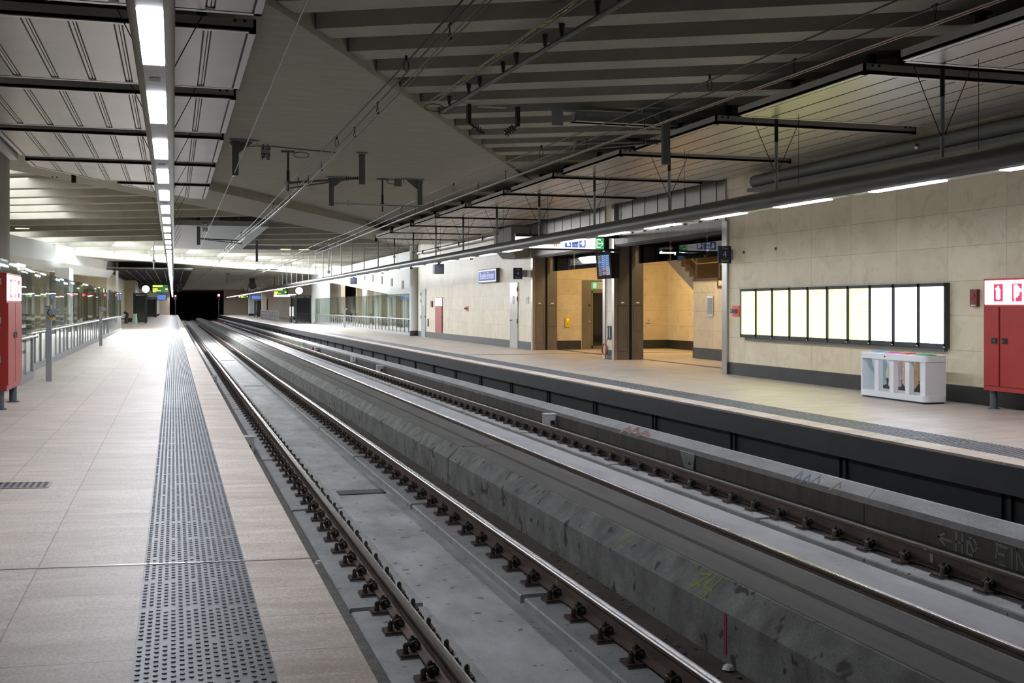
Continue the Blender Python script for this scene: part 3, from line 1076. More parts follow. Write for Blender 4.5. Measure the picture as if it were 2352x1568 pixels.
# white edge beam on the left, running slightly oblique
p, q = Vector((-7.1, 56.0, 0)), Vector((-3.75, 78.5, 0))
dv = (q - p).normalized()
sv = Vector((-dv.y, dv.x, 0))
p = p - dv * 14
mb = MB()
prof = [(0, 3.95), (0, 4.9), (0.9, 4.9), (0.9, 3.5), (0.35, 3.5)]
mb.prism([p + sv * a + ZV * z for a, z in prof], q - p)
struct('beam_1', mb, 'concrete_white')
struct('column_2', MB().box(-3.66, -3.5, 77.9, 78.3, 0.1, 4.9), 'concrete_white')
struct('column_3', MB().box(-5.9, -5.2, 62, 64.5, 0.1, 3.6), 'concrete_white')
struct('wall_left', MB().box(-8.4, -6.6, 66, 66.4, 0, 4.9), 'cream')
struct('baseboard_left', MB().box(-3.68, -3.48, 77.88, 78.32, 0.1, 0.38), 'dado')

# ------------------------------------------------------------------ right wall with its two openings
struct('wall_right', MB().box(12.5, 13.4, Y0, 23.55, 0, 6.0), 'stone_wall')
struct('wall_right', MB().box(12.5, 13.4, 38.28, 57.9, 0, 6.0), 'stone_wall_fine')
struct('wall_right', MB().box(12.5, 13.4, 30.52, 31.15, 0, 6.0), 'stone_wall_fine')
struct('wall_right', MB().box(12.55, 13.4, 23.55, 30.52, 3.41, 6.0), 'steel')
struct('wall_right', MB().box(12.55, 13.4, 31.15, 38.28, 3.41, 6.0), 'steel')
struct('baseboard_right', MB().box(12.485, 12.51, Y0, 23.5, 0, 0.28), 'dado')
struct('baseboard_right', MB().box(12.485, 12.51, 38.45, 39.95, 0, 0.28).box(12.485, 12.51, 41.05, 55.95, 0, 0.28).box(12.485, 12.51, 57.1, 57.9, 0, 0.28), 'dado')
struct('baseboard_right', MB().box(12.485, 12.51, 30.62, 31.05, 0, 0.28), 'dado')
# cladding: header flange, panel joints and bolts
for a, b in ((23.6, 30.42), (31.25, 38.2)):
    struct('trim_4', MB().box(12.47, 12.55, a, b, 3.41, 3.66), 'steel_brown')
    struct('trim_5', MB().box(12.50, 12.75, a, b, 3.36, 3.41).box(12.56, 12.6, a + .3, b - .3, 3.33, 3.36), 'black')
    mb = MB()
    y = a + 0.5
    while y < b:
        mb.box(12.54, 12.552, y, y + 0.012, 3.68, 4.7)
        mb.cyl((12.535, y - 0.05, 3.69), (12.55, y - 0.05, 3.69), 0.02, 6)
        mb.cyl((12.535, y + 0.06, 3.69), (12.55, y + 0.06, 3.69), 0.02, 6)
        y += 0.85
    struct('trim_6', mb, 'black')
for a, b in ((23.5, 23.62), (30.38, 30.56), (31.11, 31.29), (38.14, 38.32)):
    struct('trim_7', MB().box(12.46, 12.56, a, b, 0, 4.6), 'steel')
struct('trim_7', MB().box(12.44, 12.58, 23.38, 23.62, 0, 3.6), 'steel')


def shutter_pillar(y, label, wall_end):
    """steel guide pillar filling the depth of the wall, front looks towards -Y"""
    t = thing('shutter_pillar', label, 'pillar', (12.95, y, 0))
    for x0, x1 in ((12.56, 12.96), (13.05, 13.42)):
        MB().box(x0, x1, y - 0.10, wall_end, 0, 3.42).build('cladding', 'steel_brown', t)
    MB().box(12.96, 13.05, y - 0.02, wall_end, 0, 3.42).build('guide_slot', 'black', t)
    for x0, x1, za, zb in ((12.60, 12.90, 0.25, 1.62), (13.09, 13.37, 0.85, 1.62)):
        d = MB().box(x0, x1, y - 0.108, y - 0.10, za, zb).build('access_panel', 'steel_brown', t)
        mb = MB()
        for a, b, c, e in ((x0, x1, za, za + 0.008), (x0, x1, zb - 0.008, zb), (x0, x0 + 0.008, za, zb), (x1 - 0.008, x1, za, zb)):
            mb.box(a, b, y - 0.1095, y - 0.108, c, e)
        mb.build('panel_gap', 'black', d)
        MB().box(x0 + 0.1, x0 + 0.2, y - 0.104, y - 0.1, zb + 0.06, zb + 0.10).build('tag', 'paper', t)
    return t


shutter_pillar(30.52, 'brown steel shutter pillar in the middle of the side hall opening, nearer one', 31.1)
shutter_pillar(38.28, 'brown steel shutter pillar at the left end of the side hall opening', 38.7)

# side hall
struct('wall_back', MB().box(13.4, 14.42, 38.30, 38.7, 0, 5.2).box(16.0, 18.2, 38.30, 38.7, 0, 5.2).box(14.42, 16.0, 38.30, 38.7, 2.55, 5.2), 'stone_wall_cross')
struct('wall_right', MB().box(17.9, 18.3, 20, 38.7, 0, 5.2), 'stone_wall')
struct('baseboard_back', MB().box(13.4, 14.40, 38.285, 38.31, 0, 0.33).box(16.05, 17.9, 38.285, 38.31, 0, 0.33), 'dado')
struct('baseboard_back', MB().box(17.885, 17.91, 31, 38.3, 0, 0.33), 'dado')
struct('ceiling', MB().box(13.4, 18.3, 20, 38.7, 5.0, 5.3), 'concrete_roof')
struct('wall_front', MB().box(13.4, 18.3, 20, 20.4, 0, 5.2), 'stone_wall_cross')
# lift door in the back wall
t = thing('lift_door', 'dark glazed lift door with steel frame in the side hall', 'door', (15.2, 38.4, 0))
MB().box(14.42, 14.82, 38.34, 38.46, 0, 2.55).build('jamb', 'steel_brown', t)
MB().box(15.9, 16.0, 38.34, 38.46, 0, 2.55).build('jamb', 'steel_brown', t)
MB().box(14.82, 15.9, 38.36, 38.46, 2.15, 2.55).build('header', 'steel_brown', t)
fr = MB()
for a, b, c, d in ((14.84, 14.90, 0.05, 2.15), (15.84, 15.9, 0.05, 2.15), (14.84, 15.9, 2.09, 2.15), (14.84, 15.9, 0.0, 0.12)):
    fr.box(a, b, 38.38, 38.43, c, d)
fr.build('door_frame', 'steel_brown', t)
MB().box(14.9, 15.84, 38.40, 38.42, 0.12, 2.09).build('pane', 'black_reflect', t)
MB().cyl((14.74, 38.34, 1.63), (14.74, 38.325, 1.63), 0.04, 12).build('buzzer', 'black', t)
MB().cyl((14.74, 38.34, 1.03), (14.74, 38.325, 1.03), 0.02, 10).build('call_button', 'paper', t)
t = thing('lift_sign', 'green lift pictogram sign above the dark lift door', 'sign', (15.1, 38.33, 2.2))
MB().box(14.82, 15.08, 38.325, 38.345, 2.23, 2.5).build('pictogram_plate', 'sign_green', t)
MB().plate((14.95, 38.324, 2.34), XV, ZV, 0.13, 0.14, 0.004, 0.01, 3).prism([(14.86, 38.32, 2.40), (15.04, 38.32, 2.40), (14.95, 38.32, 2.48)], (0, -0.004, 0)).build('pictogram', 'sign_text', t)
MB().box(15.09, 15.5, 38.325, 38.345, 2.23, 2.5).build('notice_plate', 'sign_grey', t)
MB().plate((15.28, 38.324, 2.43), XV, ZV, 0.09, 0.09, 0.003, 0.044, 6).build('red_dot', 'red', t)
t = thing('emergency_phone', 'yellow emergency call box on the side hall wall', 'phone', (13.86, 38.27, 0.85))
MB().plate((13.86, 38.30, 1.02), XV, ZV, 0.19, 0.36, 0.05, 0.03, 4).build('housing', 'yellow', t)
MB().cyl((13.86, 38.25, 1.10), (13.86, 38.24, 1.10), 0.045, 14).build('speaker', 'sign_orange', t)
MB().cyl((13.86, 38.25, 0.94), (13.86, 38.24, 0.94), 0.02, 10).build('button', 'black', t)
t = thing('wall_box', 'small pale switch box on the side hall wall', 'box', (17.1, 38.25, 0.95))
MB().plate((17.1, 38.30, 1.05), XV, ZV, 0.17, 0.17, 0.05, 0.012, 3).build('housing', 'pale_box', t)
MB().plate((17.08, 38.249, 1.05), XV, ZV, 0.05, 0.02, 0.006).build('slot', 'black', t)

# stair in the side hall: stone flank, landing, two flights
struct('stair_flank', MB().px([(23.0, 0), (30.9, 0), (30.9, 2.36), (29.3, 2.36), (28.7, 2.0), (23.0, 0.2)], 15.3, 17.9), 'stone_wall')
struct('baseboard_right', MB().box(15.285, 15.31, 22, 30.9, 0, 0.33).box(15.285, 17.9, 30.89, 30.915, 0, 0.33), 'dado')
t = thing('staircase', 'brown stepped stair with concrete soffit climbing behind the opening', 'stairs', (16.6, 30.5, 2.3))
nst = 11
rise, run = 0.165, 0.29
mb, tr = MB(), MB()
side = [(30.9, 2.06), (30.9, 2.42)]
for k in range(nst):
    side += [(30.9 + run * k, 2.42 + rise * (k + 1) - 0.05), (30.9 + run * (k + 1), 2.42 + rise * (k + 1) - 0.05)]
side += [(30.9 + run * nst, 2.06 + rise * nst - 0.2)]
mb.px(side, 15.32, 17.85)
mb.build('flight', 'conc_stair', t)
for k in range(nst):
    MB().box(15.30, 17.85, 30.88 + run * k, 30.9 + run * (k + 1), 2.42 + rise * (k + 1) - 0.055, 2.42 + rise * (k + 1)).box(15.30, 17.85, 30.86 + run * k, 30.89 + run * k, 2.42 + rise * k, 2.42 + rise * (k + 1)).build('tread', 'brown_step', t)
MB().box(15.28, 17.88, 29.3, 30.92, 2.36, 2.44).build('landing', 'brown_step', t)
for k in range(6):
    MB().box(15.28, 17.88, 29.3 - 0.29 * (k + 1), 29.3 - 0.29 * k, 2.36 - rise * (k + 1) - 0.06, 2.36 - rise * (k + 1)).box(15.28, 17.88, 29.28 - 0.29 * k, 29.31 - 0.29 * k, 2.36 - rise * (k + 1), 2.36 - rise * k).build('tread', 'brown_step', t)
for dz in (0.45, 0.9):
    MB().tube([(15.36, 27.6, 1.55 + dz), (15.36, 29.3, 2.44 + dz), (15.36, 30.8, 2.44 + dz), (15.36, 34.1, 4.3 + dz)], 0.022, 8).build('handrail', 'brass', t, True)
for y, z in ((29.3, 2.4), (30.8, 2.4), (32.4, 3.3)):
    MB().box(15.34, 15.38, y - 0.02, y + 0.02, z, z + 0.95).build('baluster', 'steel_brown', t)
t = thing('panel_box', 'small steel cabinet panel set in the stair flank', 'box', (15.28, 29.9, 1.4))
MB().box(15.27, 15.3, 29.55, 29.95, 1.30, 1.90).build('frame', 'steel', t)
MB().box(15.262, 15.272, 29.6, 29.9, 1.36, 1.84).build('door', 'galv', t)

# hanging glass smoke curtains above both openings
for k, (a, b) in enumerate(((23.7, 30.35), (31.3, 38.1))):
    t = thing('smoke_curtain', ('clear glass smoke curtain hanging in the right opening before the stair', 'clear glass smoke curtain hanging in the left opening before the lift')[k], 'glass panel', (13.2, (a + b) / 2, 2.85))
    n = 3
    st = (b - a) / n
    for i in range(n):
        MB().box(13.195, 13.205, a + i * st + 0.008, a + (i + 1) * st - 0.008, 2.86, 3.5).build('pane', 'glass_smoke', t)
        MB().cyl((13.19, a + i * st + 0.03, 2.9), (13.16, a + i * st + 0.03, 2.9), 0.025, 8).build('clip', 'black', t)
    MB().box(13.15, 13.25, a, b, 3.45, 3.55).build('head_rail', 'black', t)

# doors in the far part of the right wall
def wall_door(n, y0, y1, top, hinge_hi, m):
    d = struct('door_%d' % n, MB().box(12.47, 12.52, y0, y1, 0.0, top), m)
    s = 1 if hinge_hi else -1
    ye = y1 if hinge_hi else y0
    yl = y0 if hinge_hi else y1
    for z in (0.95, top - 0.35, top - 0.7):
        MB().cyl((12.455, ye, z), (12.455, ye, z + 0.16), 0.018, 8).build('hinge', 'galv_dark', d)
    MB().bar((12.44, yl + s * 0.10, 1.05), (12.44, yl + s * 0.24, 1.05), 0.022).cyl((12.47, yl + s * 0.1, 1.05), (12.43, yl + s * 0.1, 1.05), 0.022, 8).build('door_handle', 'galv_dark', d)
    MB().box(12.466, 12.472, (y0 + y1) / 2 - 0.12, (y0 + y1) / 2 + 0.12, 1.66, 1.98).build('notice', 'paper', d)
    return d


wall_door(1, 40.0, 41.0, 2.5, False, 'steel')
wall_door(2, 56.0, 57.05, 2.5, True, 'galv')
tag(MB().box(12.488, 12.5, 38.68, 39.0, 1.68, 1.95).build('notice', 'paper'), 'white paper notice on the stone wall left of the shutter pillar', 'notice')
tag(MB().box(12.47, 12.5, 55.35, 55.55, 0.55, 0.95).build('vent_grille', 'black'), 'small black grille low on the far stone wall beside the grey door', 'vent')
t = thing('socket_panel', 'black double socket panel on the narrow stone pier', 'socket', (12.48, 30.85, 0.62))
for y in (30.72, 30.88):
    MB().box(12.465, 12.5, y - 0.065, y + 0.065, 0.60, 1.0).build('socket', 'black', t)
    MB().box(12.458, 12.466, y - 0.03, y + 0.03, 0.66, 0.94).build('hinge', 'galv', t)
t = thing('cable_coil', 'orange cable coil hanging from the socket panel on the pier', 'cable', (12.4, 31.0, 0.2))
mb = MB()
for k in range(3):
    mb.tube([(12.42 - 0.02 * k, 30.98 + 0.19 * math.cos(a), 0.30 + 0.17 * math.sin(a)) for a in [2 * PI * i / 18 for i in range(18)]], 0.011, 6, True)
mb.tube([(12.45, 30.85, 0.61), (12.42, 30.87, 0.52), (12.4, 30.9, 0.44)], 0.009, 6)
mb.build('loop', 'cable_orange', t, True)


def pull_box(y, z, w, h, label, m='red_dark', kind=0):
    t = thing('alarm_box', label, 'alarm', (12.46, y, z))
    MB().box(12.44 if kind == 0 else 12.485, 12.5, y - w / 2, y + w / 2, z, z + h).build('housing' if kind == 0 else 'back_plate', m, t)
    if kind == 0:
        MB().cyl((12.44, y, z + h * 0.62), (12.43, y, z + h * 0.62), 0.028, 12).build('dial', 'red', t)
        MB().cyl((12.44, y, z + h * 0.25), (12.43, y, z + h * 0.25), 0.012, 8).build('key_lock', 'brass', t)
        MB().box(12.434, 12.44, y - 0.05, y + 0.05, z + 0.01, z + 0.03).build('tag', 'paper', t)
    else:
        MB().box(12.42, 12.49, y - 0.08, y + 0.08, z + h * 0.35, z + h * 0.68).build('hook_box', 'galv', t)
        MB().cyl((12.42, y + 0.03, z + h * .52), (12.38, y + 0.06, z + h * .52), 0.045, 10).build('dial', 'steel', t)
    return t


pull_box(15.0, 1.59, 0.16, 0.28, 'dark red alarm box on the wall left of the red cabinet')
pull_box(23.03, 1.35, 0.33, 0.26, 'orange red alarm plate left of the lit posters', 'red_orange', 1)
pull_box(47.58, 1.36, 0.38, 0.25, 'orange red alarm plate on the far stone wall', 'red_orange', 1)
pull_box(54.55, 1.55, 0.3, 0.31, 'dark red alarm box beside the far flush cabinet')
for y, z in ((22.65, 2.83), (21.25, 2.84)):
    tag(MB().box(12.47, 12.5, y - 0.02, y + 0.02, z - 0.03, z + 0.03).build('wall_stud', 'galv_dark'), 'tiny dark stud on the wall above the %s lit poster' % ('first' if y > 22 else 'second'), 'stud')

# ------------------------------------------------------------------ the ten lit poster cases
CASE_L = ['%s yellow lit timetable case on the right wall, counted from the left' % s for s in ('first', 'second', 'third', 'fourth', 'fifth', 'sixth', 'seventh')] + \
         ['white lit poster case right beside the seventh yellow timetable', 'white lit poster case in the middle of the three white ones', 'white lit poster case at the right end above the bin']
cw = 7.03 / 10
lines = [[(0, 0.915), (0, 0.80), (1, 0.5), (2, 0.54), (0, 0.3)], [(0, 0.62), (1, 0.76), (2, 0.80)], [(0, 0.92), (1, 0.5), (2, 0.54), (0, 0.28)], [(0, 0.5), (1, 0.64), (2, 0.70)],
         [(1, 0.93), (2, 0.93), (0, 0.8), (2, 0.65)], [(0, 0.93), (1, 0.93), (0, 0.75), (1, 0.64), (2, 0.62), (0, 0.56), (1, 0.42), (0, 0.35)], [(1, 0.94), (0, 0.86), (2, 0.73), (1, 0.69), (0, 0.58), (2, 0.55), (1, 0.48)]]
for k in range(10):
    yb = 22.67 - k * cw            # left edge (as seen)
    t = thing('poster_case', CASE_L[k], 'poster case', (12.44, yb - cw / 2, 0.89), 'lit poster cases on the right wall')
    fr = MB()
    za, zb = 0.885, 1.99
    fr.box(12.40, 12.5, yb - cw, yb, zb - 0.06, zb).box(12.40, 12.5, yb - cw, yb, za, za + 0.075)
    fr.box(12.40, 12.5, yb - 0.035, yb - 0.001, za, zb).box(12.40, 12.5, yb - cw + 0.001, yb - cw + 0.035, za, zb)
    fr.build('frame', 'panel_dark', t)
    p = MB().box(12.42, 12.44, yb - cw + 0.03, yb - 0.03, za + 0.07, zb - 0.055).build('poster', 'poster_yellow' if k < 7 else 'poster_white', t)
    if k < 7:
        mb = MB()
        iw = cw - 0.06
        for c, f in lines[k]:
            z = za + 0.07 + f * 0.97
            mb.box(12.417, 12.42, yb - 0.04 - (c + 0.9) * iw / 3, yb - 0.04 - c * iw / 3, z, z + 0.008)
        mb.build('print_line', 'poster_line', p)
        MB().box(12.417, 12.42, yb - cw + 0.08, yb - 0.08, zb - 0.10, zb - 0.075).build('heading', 'poster_head', p)
    MB().box(12.392, 12.40, yb - cw + 0.0, yb - cw + 0.045, za + 0.012, za + 0.028).build('latch', 'white', t)
tag(MB().box(12.43, 12.5, 15.7, 22.5, 0.83, 0.884).build('mounting_rail', 'galv_dark'), 'dark mounting rail under the row of lit posters', 'rail')

# ------------------------------------------------------------------ recycling bin
bx0, bx1, by0, by1 = 11.66, 12.12, 15.2, 17.0
t = thing('recycling_bin', 'white four part recycling bin with coloured bags below the posters', 'bin', ((bx0 + bx1) / 2, (by0 + by1) / 2, 0))
cxy = Vector(((bx0 + bx1) / 2, (by0 + by1) / 2, 0))
MB().plate(cxy + ZV * 0.03, XV, YV, bx1 - bx0, by1 - by0, 0.10, 0.09, 6).build('base', 'white', t, True)
MB().plate(cxy + ZV * 0.005, XV, YV, bx1 - bx0 - 0.04, by1 - by0 - 0.04, 0.03, 0.08, 5).build('plinth', 'navy', t)
tp_ = MB()
rr_ = 0.09
for ye, sg in ((by0, 1), (by1, -1)):
    pts = [(bx0 + rr_ - rr_ * math.cos(a), ye + sg * (rr_ - rr_ * math.sin(a))) for a in [PI / 2 * k / 5 for k in range(6)]]
    pts += [(bx1 - rr_ + rr_ * math.sin(a), ye + sg * (rr_ - rr_ * math.cos(a))) for a in [PI / 2 * k / 5 for k in range(6)]]
    tp_.pz(pts, 0.685, 0.785)
tp_.box(bx0, bx0 + 0.07, by0 + rr_, by1 - rr_, 0.685, 0.785).box(bx1 - 0.07, bx1, by0 + rr_, by1 - rr_, 0.685, 0.785)
for k in range(5):
    yk = by1 - 0.06 - k * (by1 - by0 - 0.12) / 4
    tp_.box(bx0 + 0.07, bx1 - 0.07, yk - 0.045, yk + 0.045, 0.685, 0.785)
tp_.build('top', 'white', t)
MB().box(bx0 + 0.03, bx1 - 0.03, by0 + 0.02, by0 + 0.06, 0.13, 0.69).build('end_panel', 'white', t)
MB().box(bx0 + 0.03, bx1 - 0.03, by1 - 0.06, by1 - 0.02, 0.13, 0.69).build('end_panel', 'white', t)
ys = [by1 - 0.06 - k * (by1 - by0 - 0.12) / 4 for k in range(5)]
for y in ys[1:4] + [by0 + 0.09]:
    MB().box(bx0 + 0.025, bx0 + 0.115, y - 0.055, y + 0.055, 0.13, 0.685).build('post', 'white', t)
for y in ys[1:4]:
    MB().box(bx1 - 0.1, bx1 - 0.03, y - 0.04, y + 0.04, 0.13, 0.685).build('post', 'white', t)
for k, c in enumerate(('blue', 'violet', 'orange', 'green')):
    yc = (ys[k] + ys[k + 1]) / 2
    n = 14
    prof = ((0.68, 0.16), (0.60, 0.155), (0.52, 0.12), (0.42, 0.10 if k in (0, 3) else 0.14), (0.30, 0.115 if k != 2 else 0.15), (0.17 if k > 1 else 0.22, 0.05 if k in (2, 3) else 0.12))
    rings = []
    for i, (z, r) in enumerate(prof):
        rings.append([(cxy.x + 0.02 + 0.8 * (r + 0.02 * math.sin(3 * a + i + k)) * math.cos(a), yc + (r + 0.018 * math.sin(4 * a + 2 * i + k)) * math.sin(a), z + 0.01 * math.sin(5 * a + k)) for a in [2 * PI * q / n for q in range(n)]])
    vs = [p for r in rings for p in r]
    fs = [(i * n + q, (i + 1) * n + q, (i + 1) * n + (q + 1) % n, i * n + (q + 1) % n) for i in range(len(prof) - 1) for q in range(n)]
    fs.append(tuple((len(prof) - 1) * n + q for q in range(n))[::-1])
    tag(MB().add(vs, fs).build('bag', 'bag_' + c, t, True), label='translucent %s bag' % c)
    tag(MB().tube([(cxy.x + 0.145 * math.cos(a), yc + 0.16 * math.sin(a), 0.785) for a in [2 * PI * q / 20 for q in range(20)]], 0.018, 6, True).build('opening_rim', 'lid_' + ('blue', 'pink', 'red', 'green')[k], t, True), label='%s rimmed opening' % ('blue', 'pink', 'red', 'green')[k])
MB().cyl((bx0, by1 - 0.75, 0.735), (bx0 - 0.006, by1 - 0.75, 0.735), 0.014, 8).build('lock', 'navy', t)

# ------------------------------------------------------------------ signs
t = thing('station_sign', 'blue lit station name board on the far stone wall', 'sign', (12.4, 43.9, 2.58))
MB().box(12.36, 12.5, 42.5, 45.25, 2.56, 3.13).build('frame', 'galv_dark', t)
MB().box(12.352, 12.36, 42.55, 45.2, 2.60, 3.09).build('border', 'station_white', t)
MB().box(12.346, 12.352, 42.62, 45.13, 2.65, 3.04).build('panel', 'station_blue', t)
MB().text('Bruxelles-Schuman', (12.346, 43.87, 2.845), -YV, ZV, 0.42, 0.004, squeeze=0.66).build('lettering', 'station_white', t)


def voie(x, y, z, w, h, label):
    t = thing('track_sign', label, 'sign', (x, y, z))
    MB().plate((x, y, z + h / 2), XV, ZV, w, h, 0.03, 0.015, 3).build('panel', 'navy', t)
    MB().text('Voie', (x, y - 0.03, z + h * 0.86), XV, ZV, h * 0.2, 0.003).text('4', (x, y - 0.03, z + h * 0.5), XV, ZV, h * 0.52, 0.003).text('Spoor', (x, y - 0.03, z + h * 0.14), XV, ZV, h * 0.2, 0.003).build('lettering', 'sign_grey', t)
    MB().box(x + w / 2 - 0.01, 12.5, y - 0.02, y + 0.01, z + 0.08, z + h - 0.08).build('bracket', 'galv', t)
    return t


voie(12.28, 23.2, 2.595, 0.335, 0.405, 'dark blue track 4 flag sign left of the lit posters')
voie(12.13, 38.9, 2.59, 0.345, 0.42, 'dark blue track 4 flag sign beside the steel door')

# long lit direction sign hung over the right platform
sy = 30.0
t = thing('direction_sign', 'long white lit direction sign with blue pictograms and green exit panel', 'sign', (10.7, sy, 3.2))
MB().box(9.3, 12.15, sy, sy + 0.14, 3.21, 3.25).box(9.3, 12.15, sy, sy + 0.14, 3.58, 3.66).box(12.0, 12.15, sy, sy + 0.14, 3.25, 3.58).box(12.1, 12.5, sy, sy + 0.1, 3.20, 3.27).box(12.1, 12.5, sy, sy + 0.1, 3.58, 3.66).build('frame', 'black', t)
MB().box(9.32, 11.73, sy + 0.01, sy + 0.13, 3.25, 3.58).build('panel', 'sign_lit', t)
MB().box(11.73, 11.99, sy + 0.01, sy + 0.13, 3.25, 3.58).build('exit_panel', 'sign_green', t)
yf = sy + 0.008


def W(x):
    return (x, yf, 3.415)


mb = MB()
mb.plate((10.88, yf, 3.415), XV, ZV, 0.19, 0.24, 0.003, 0.02, 4).plate((11.10, yf, 3.415), XV, ZV, 0.19, 0.24, 0.003, 0.02, 4).plate((11.325, yf, 3.415), XV, ZV, 0.19, 0.24, 0.003, 0.02, 4)
mb.build('pictogram_plate', 'sign_blue', t)
MB().plate((10.50, yf, 3.37), XV, ZV, 0.10, 0.12, 0.003).build('line_plate', 'sign_orange', t)
mb = MB()
mb.text('1-2-3', (11.10, yf - 0.003, 3.36), XV, ZV, 0.085, 0.002)
mb.plate((11.05, yf - 0.003, 3.47), XV, ZV, 0.07, 0.05, 0.002).plate((11.15, yf - 0.003, 3.47), XV, ZV, 0.05, 0.012, 0.002).plate((11.15, yf - 0.003, 3.49), XV, ZV, 0.05, 0.012, 0.002)
mb.plate((10.88, yf - 0.003, 3.41), XV, ZV, 0.075, 0.15, 0.002, 0.02, 4).plate((10.90, yf - 0.003, 3.36), XV, ZV, 0.10, 0.05, 0.002, 0.02, 4)
mb.plate((11.345, yf - 0.003, 3.42), XV, ZV, 0.095, 0.17, 0.002, 0.045, 5).prism([(11.24, yf - 0.003, 3.40), (11.32, yf - 0.003, 3.37), (11.32, yf - 0.003, 3.47)], (0, -0.002, 0))
mb.plate((11.31, yf - 0.003, 3.335), XV, ZV, 0.02, 0.03, 0.002).plate((11.37, yf - 0.003, 3.335), XV, ZV, 0.02, 0.03, 0.002)
mb.text('J', (10.50, yf - 0.003, 3.37), XV, ZV, 0.12, 0.002)
mb.build('pictogram', 'sign_lit', t)
MB().plate((11.325, yf - 0.006, 3.46), XV, ZV, 0.016, 0.018, 0.002).plate((11.37, yf - 0.006, 3.46), XV, ZV, 0.016, 0.018, 0.002).build('window_mark', 'sign_blue', t)
MB().text('Justus', (11.46, yf, 3.475), XV, ZV, 0.085, 0.003, 'LEFT').text('Lipsius', (11.46, yf, 3.36), XV, ZV, 0.085, 0.003, 'LEFT').build('lettering', 'sign_text', t)
mb = MB()
gx = 11.855
for a, b, c, d in ((gx - 0.095, gx + 0.03, 3.515, 3.54), (gx - 0.095, gx - 0.07, 3.29, 3.54), (gx - 0.095, gx + 0.03, 3.29, 3.315), (gx + 0.01, gx + 0.03, 3.29, 3.33), (gx + 0.01, gx + 0.03, 3.50, 3.54), (gx - 0.015, gx + 0.08, 3.405, 3.425)):
    mb.box(a, b, yf - 0.003, yf, c, d)
mb.prism([(gx + 0.05, yf, 3.48), (gx + 0.07, yf, 3.48), (gx + 0.115, yf, 3.415), (gx + 0.07, yf, 3.35), (gx + 0.05, yf, 3.35), (gx + 0.09, yf, 3.415)], (0, -0.003, 0))
mb.text('5', (gx - 0.035, yf, 3.415), XV, ZV, 0.1, 0.002)
mb.build('exit_mark', 'sign_lit', t)

# information monitor on the pier
t = thing('monitor', 'tilted black information monitor with blue timetable rows on the pier', 'monitor', (12.1, 30.2, 2.45))
c = Vector((11.98, 30.0, 2.79))
u = Vector((-0.10, -0.06, 1)).normalized()
r = Vector((1, -0.28, 0))
r = (r - u * r.dot(u)).normalized()
nn = r.cross(u)
MB().plate(c, r, u, 0.43, 0.80, 0.05).build('bezel', 'panel_dark', t)
MB().box(12.12, 12.5, 30.05, 30.55, 2.42, 3.16).build('housing', 'black_matte', t)
cells = {}


def cell(m, i, j, wc=1, hc=1.0):
    mb = cells.setdefault(m, MB())
    p = c + nn * 0.05 + r * (-0.165 + 0.11 * (i + wc / 2)) + u * (0.30 - 0.06 * (j + hc / 2))
    mb.plate(p, r, u, 0.108 * wc, 0.056 * hc, 0.002)


cell('screen_dark', 0, 0, 1, 3)
for j in range(3):
    for i in (1, 2):
        cell('screen_blue' if j % 2 == 0 else 'screen_teal', i, j)
pat = [('screen_blue', 'screen_teal', 'screen_teal'), ('screen_dark', 'screen_blue', 'screen_blue'), ('screen_violet', 'screen_teal', 'screen_teal'), ('screen_dark', 'screen_blue', 'screen_pale'),
       ('screen_violet', 'screen_red', 'screen_pale'), ('screen_dark', 'screen_teal', 'screen_pale'), ('screen_dark', 'screen_red', 'screen_pale')]
for j, row in enumerate(pat):
    for i, m in enumerate(row):
        cell(m, i, 3 + j, 1, 1 if m != 'screen_red' else 0.55)
mt = MB()
for j in range(10):
    for i in range(3):
        p = c + nn * 0.0525 + r * (-0.165 + 0.11 * (i + 0.32)) + u * (0.30 - 0.06 * (j + 0.68))
        mt.plate(p, r, u, 0.05, 0.008, 0.001)
        mt.plate(p + u * 0.025 + r * 0.055, r, u, 0.015, 0.012, 0.001)
scr = None
for m, mb in cells.items():
    o = mb.build('screen_cells', m, t)
    scr = scr or o
mt.build('text_rows', 'screen_text', t)

# grey tapered loudspeaker box hanging beside the wall
t = thing('loudspeaker', 'big grey tapered loudspeaker box behind the lamp tube on the right', 'speaker', (12.0, 39.5, 3.38))
tp = [(11.75, 38.45), (12.45, 38.45), (12.45, 40.7), (11.75, 40.7)]
bt = [(11.95, 38.6), (12.45, 38.6), (12.45, 40.3), (11.95, 40.3)]
vs = [(x, y, 4.5) for x, y in tp] + [(x, y, 3.75) for x, y in tp] + [(x, y, 3.40) for x, y in bt]
fs = [(0, 1, 2, 3)] + [(a, a + 4, (a + 1) % 4 + 4, (a + 1) % 4) for a in range(4)] + [(a + 4, a + 8, (a + 1) % 4 + 8, (a + 1) % 4 + 4) for a in range(4)] + [(11, 10, 9, 8)]
MB().add(vs, fs).build('cabinet', 'taper_grey', t)
MB().box(11.95, 12.45, 38.6, 40.3, 3.385, 3.40).build('grille', 'galv_dark', t)


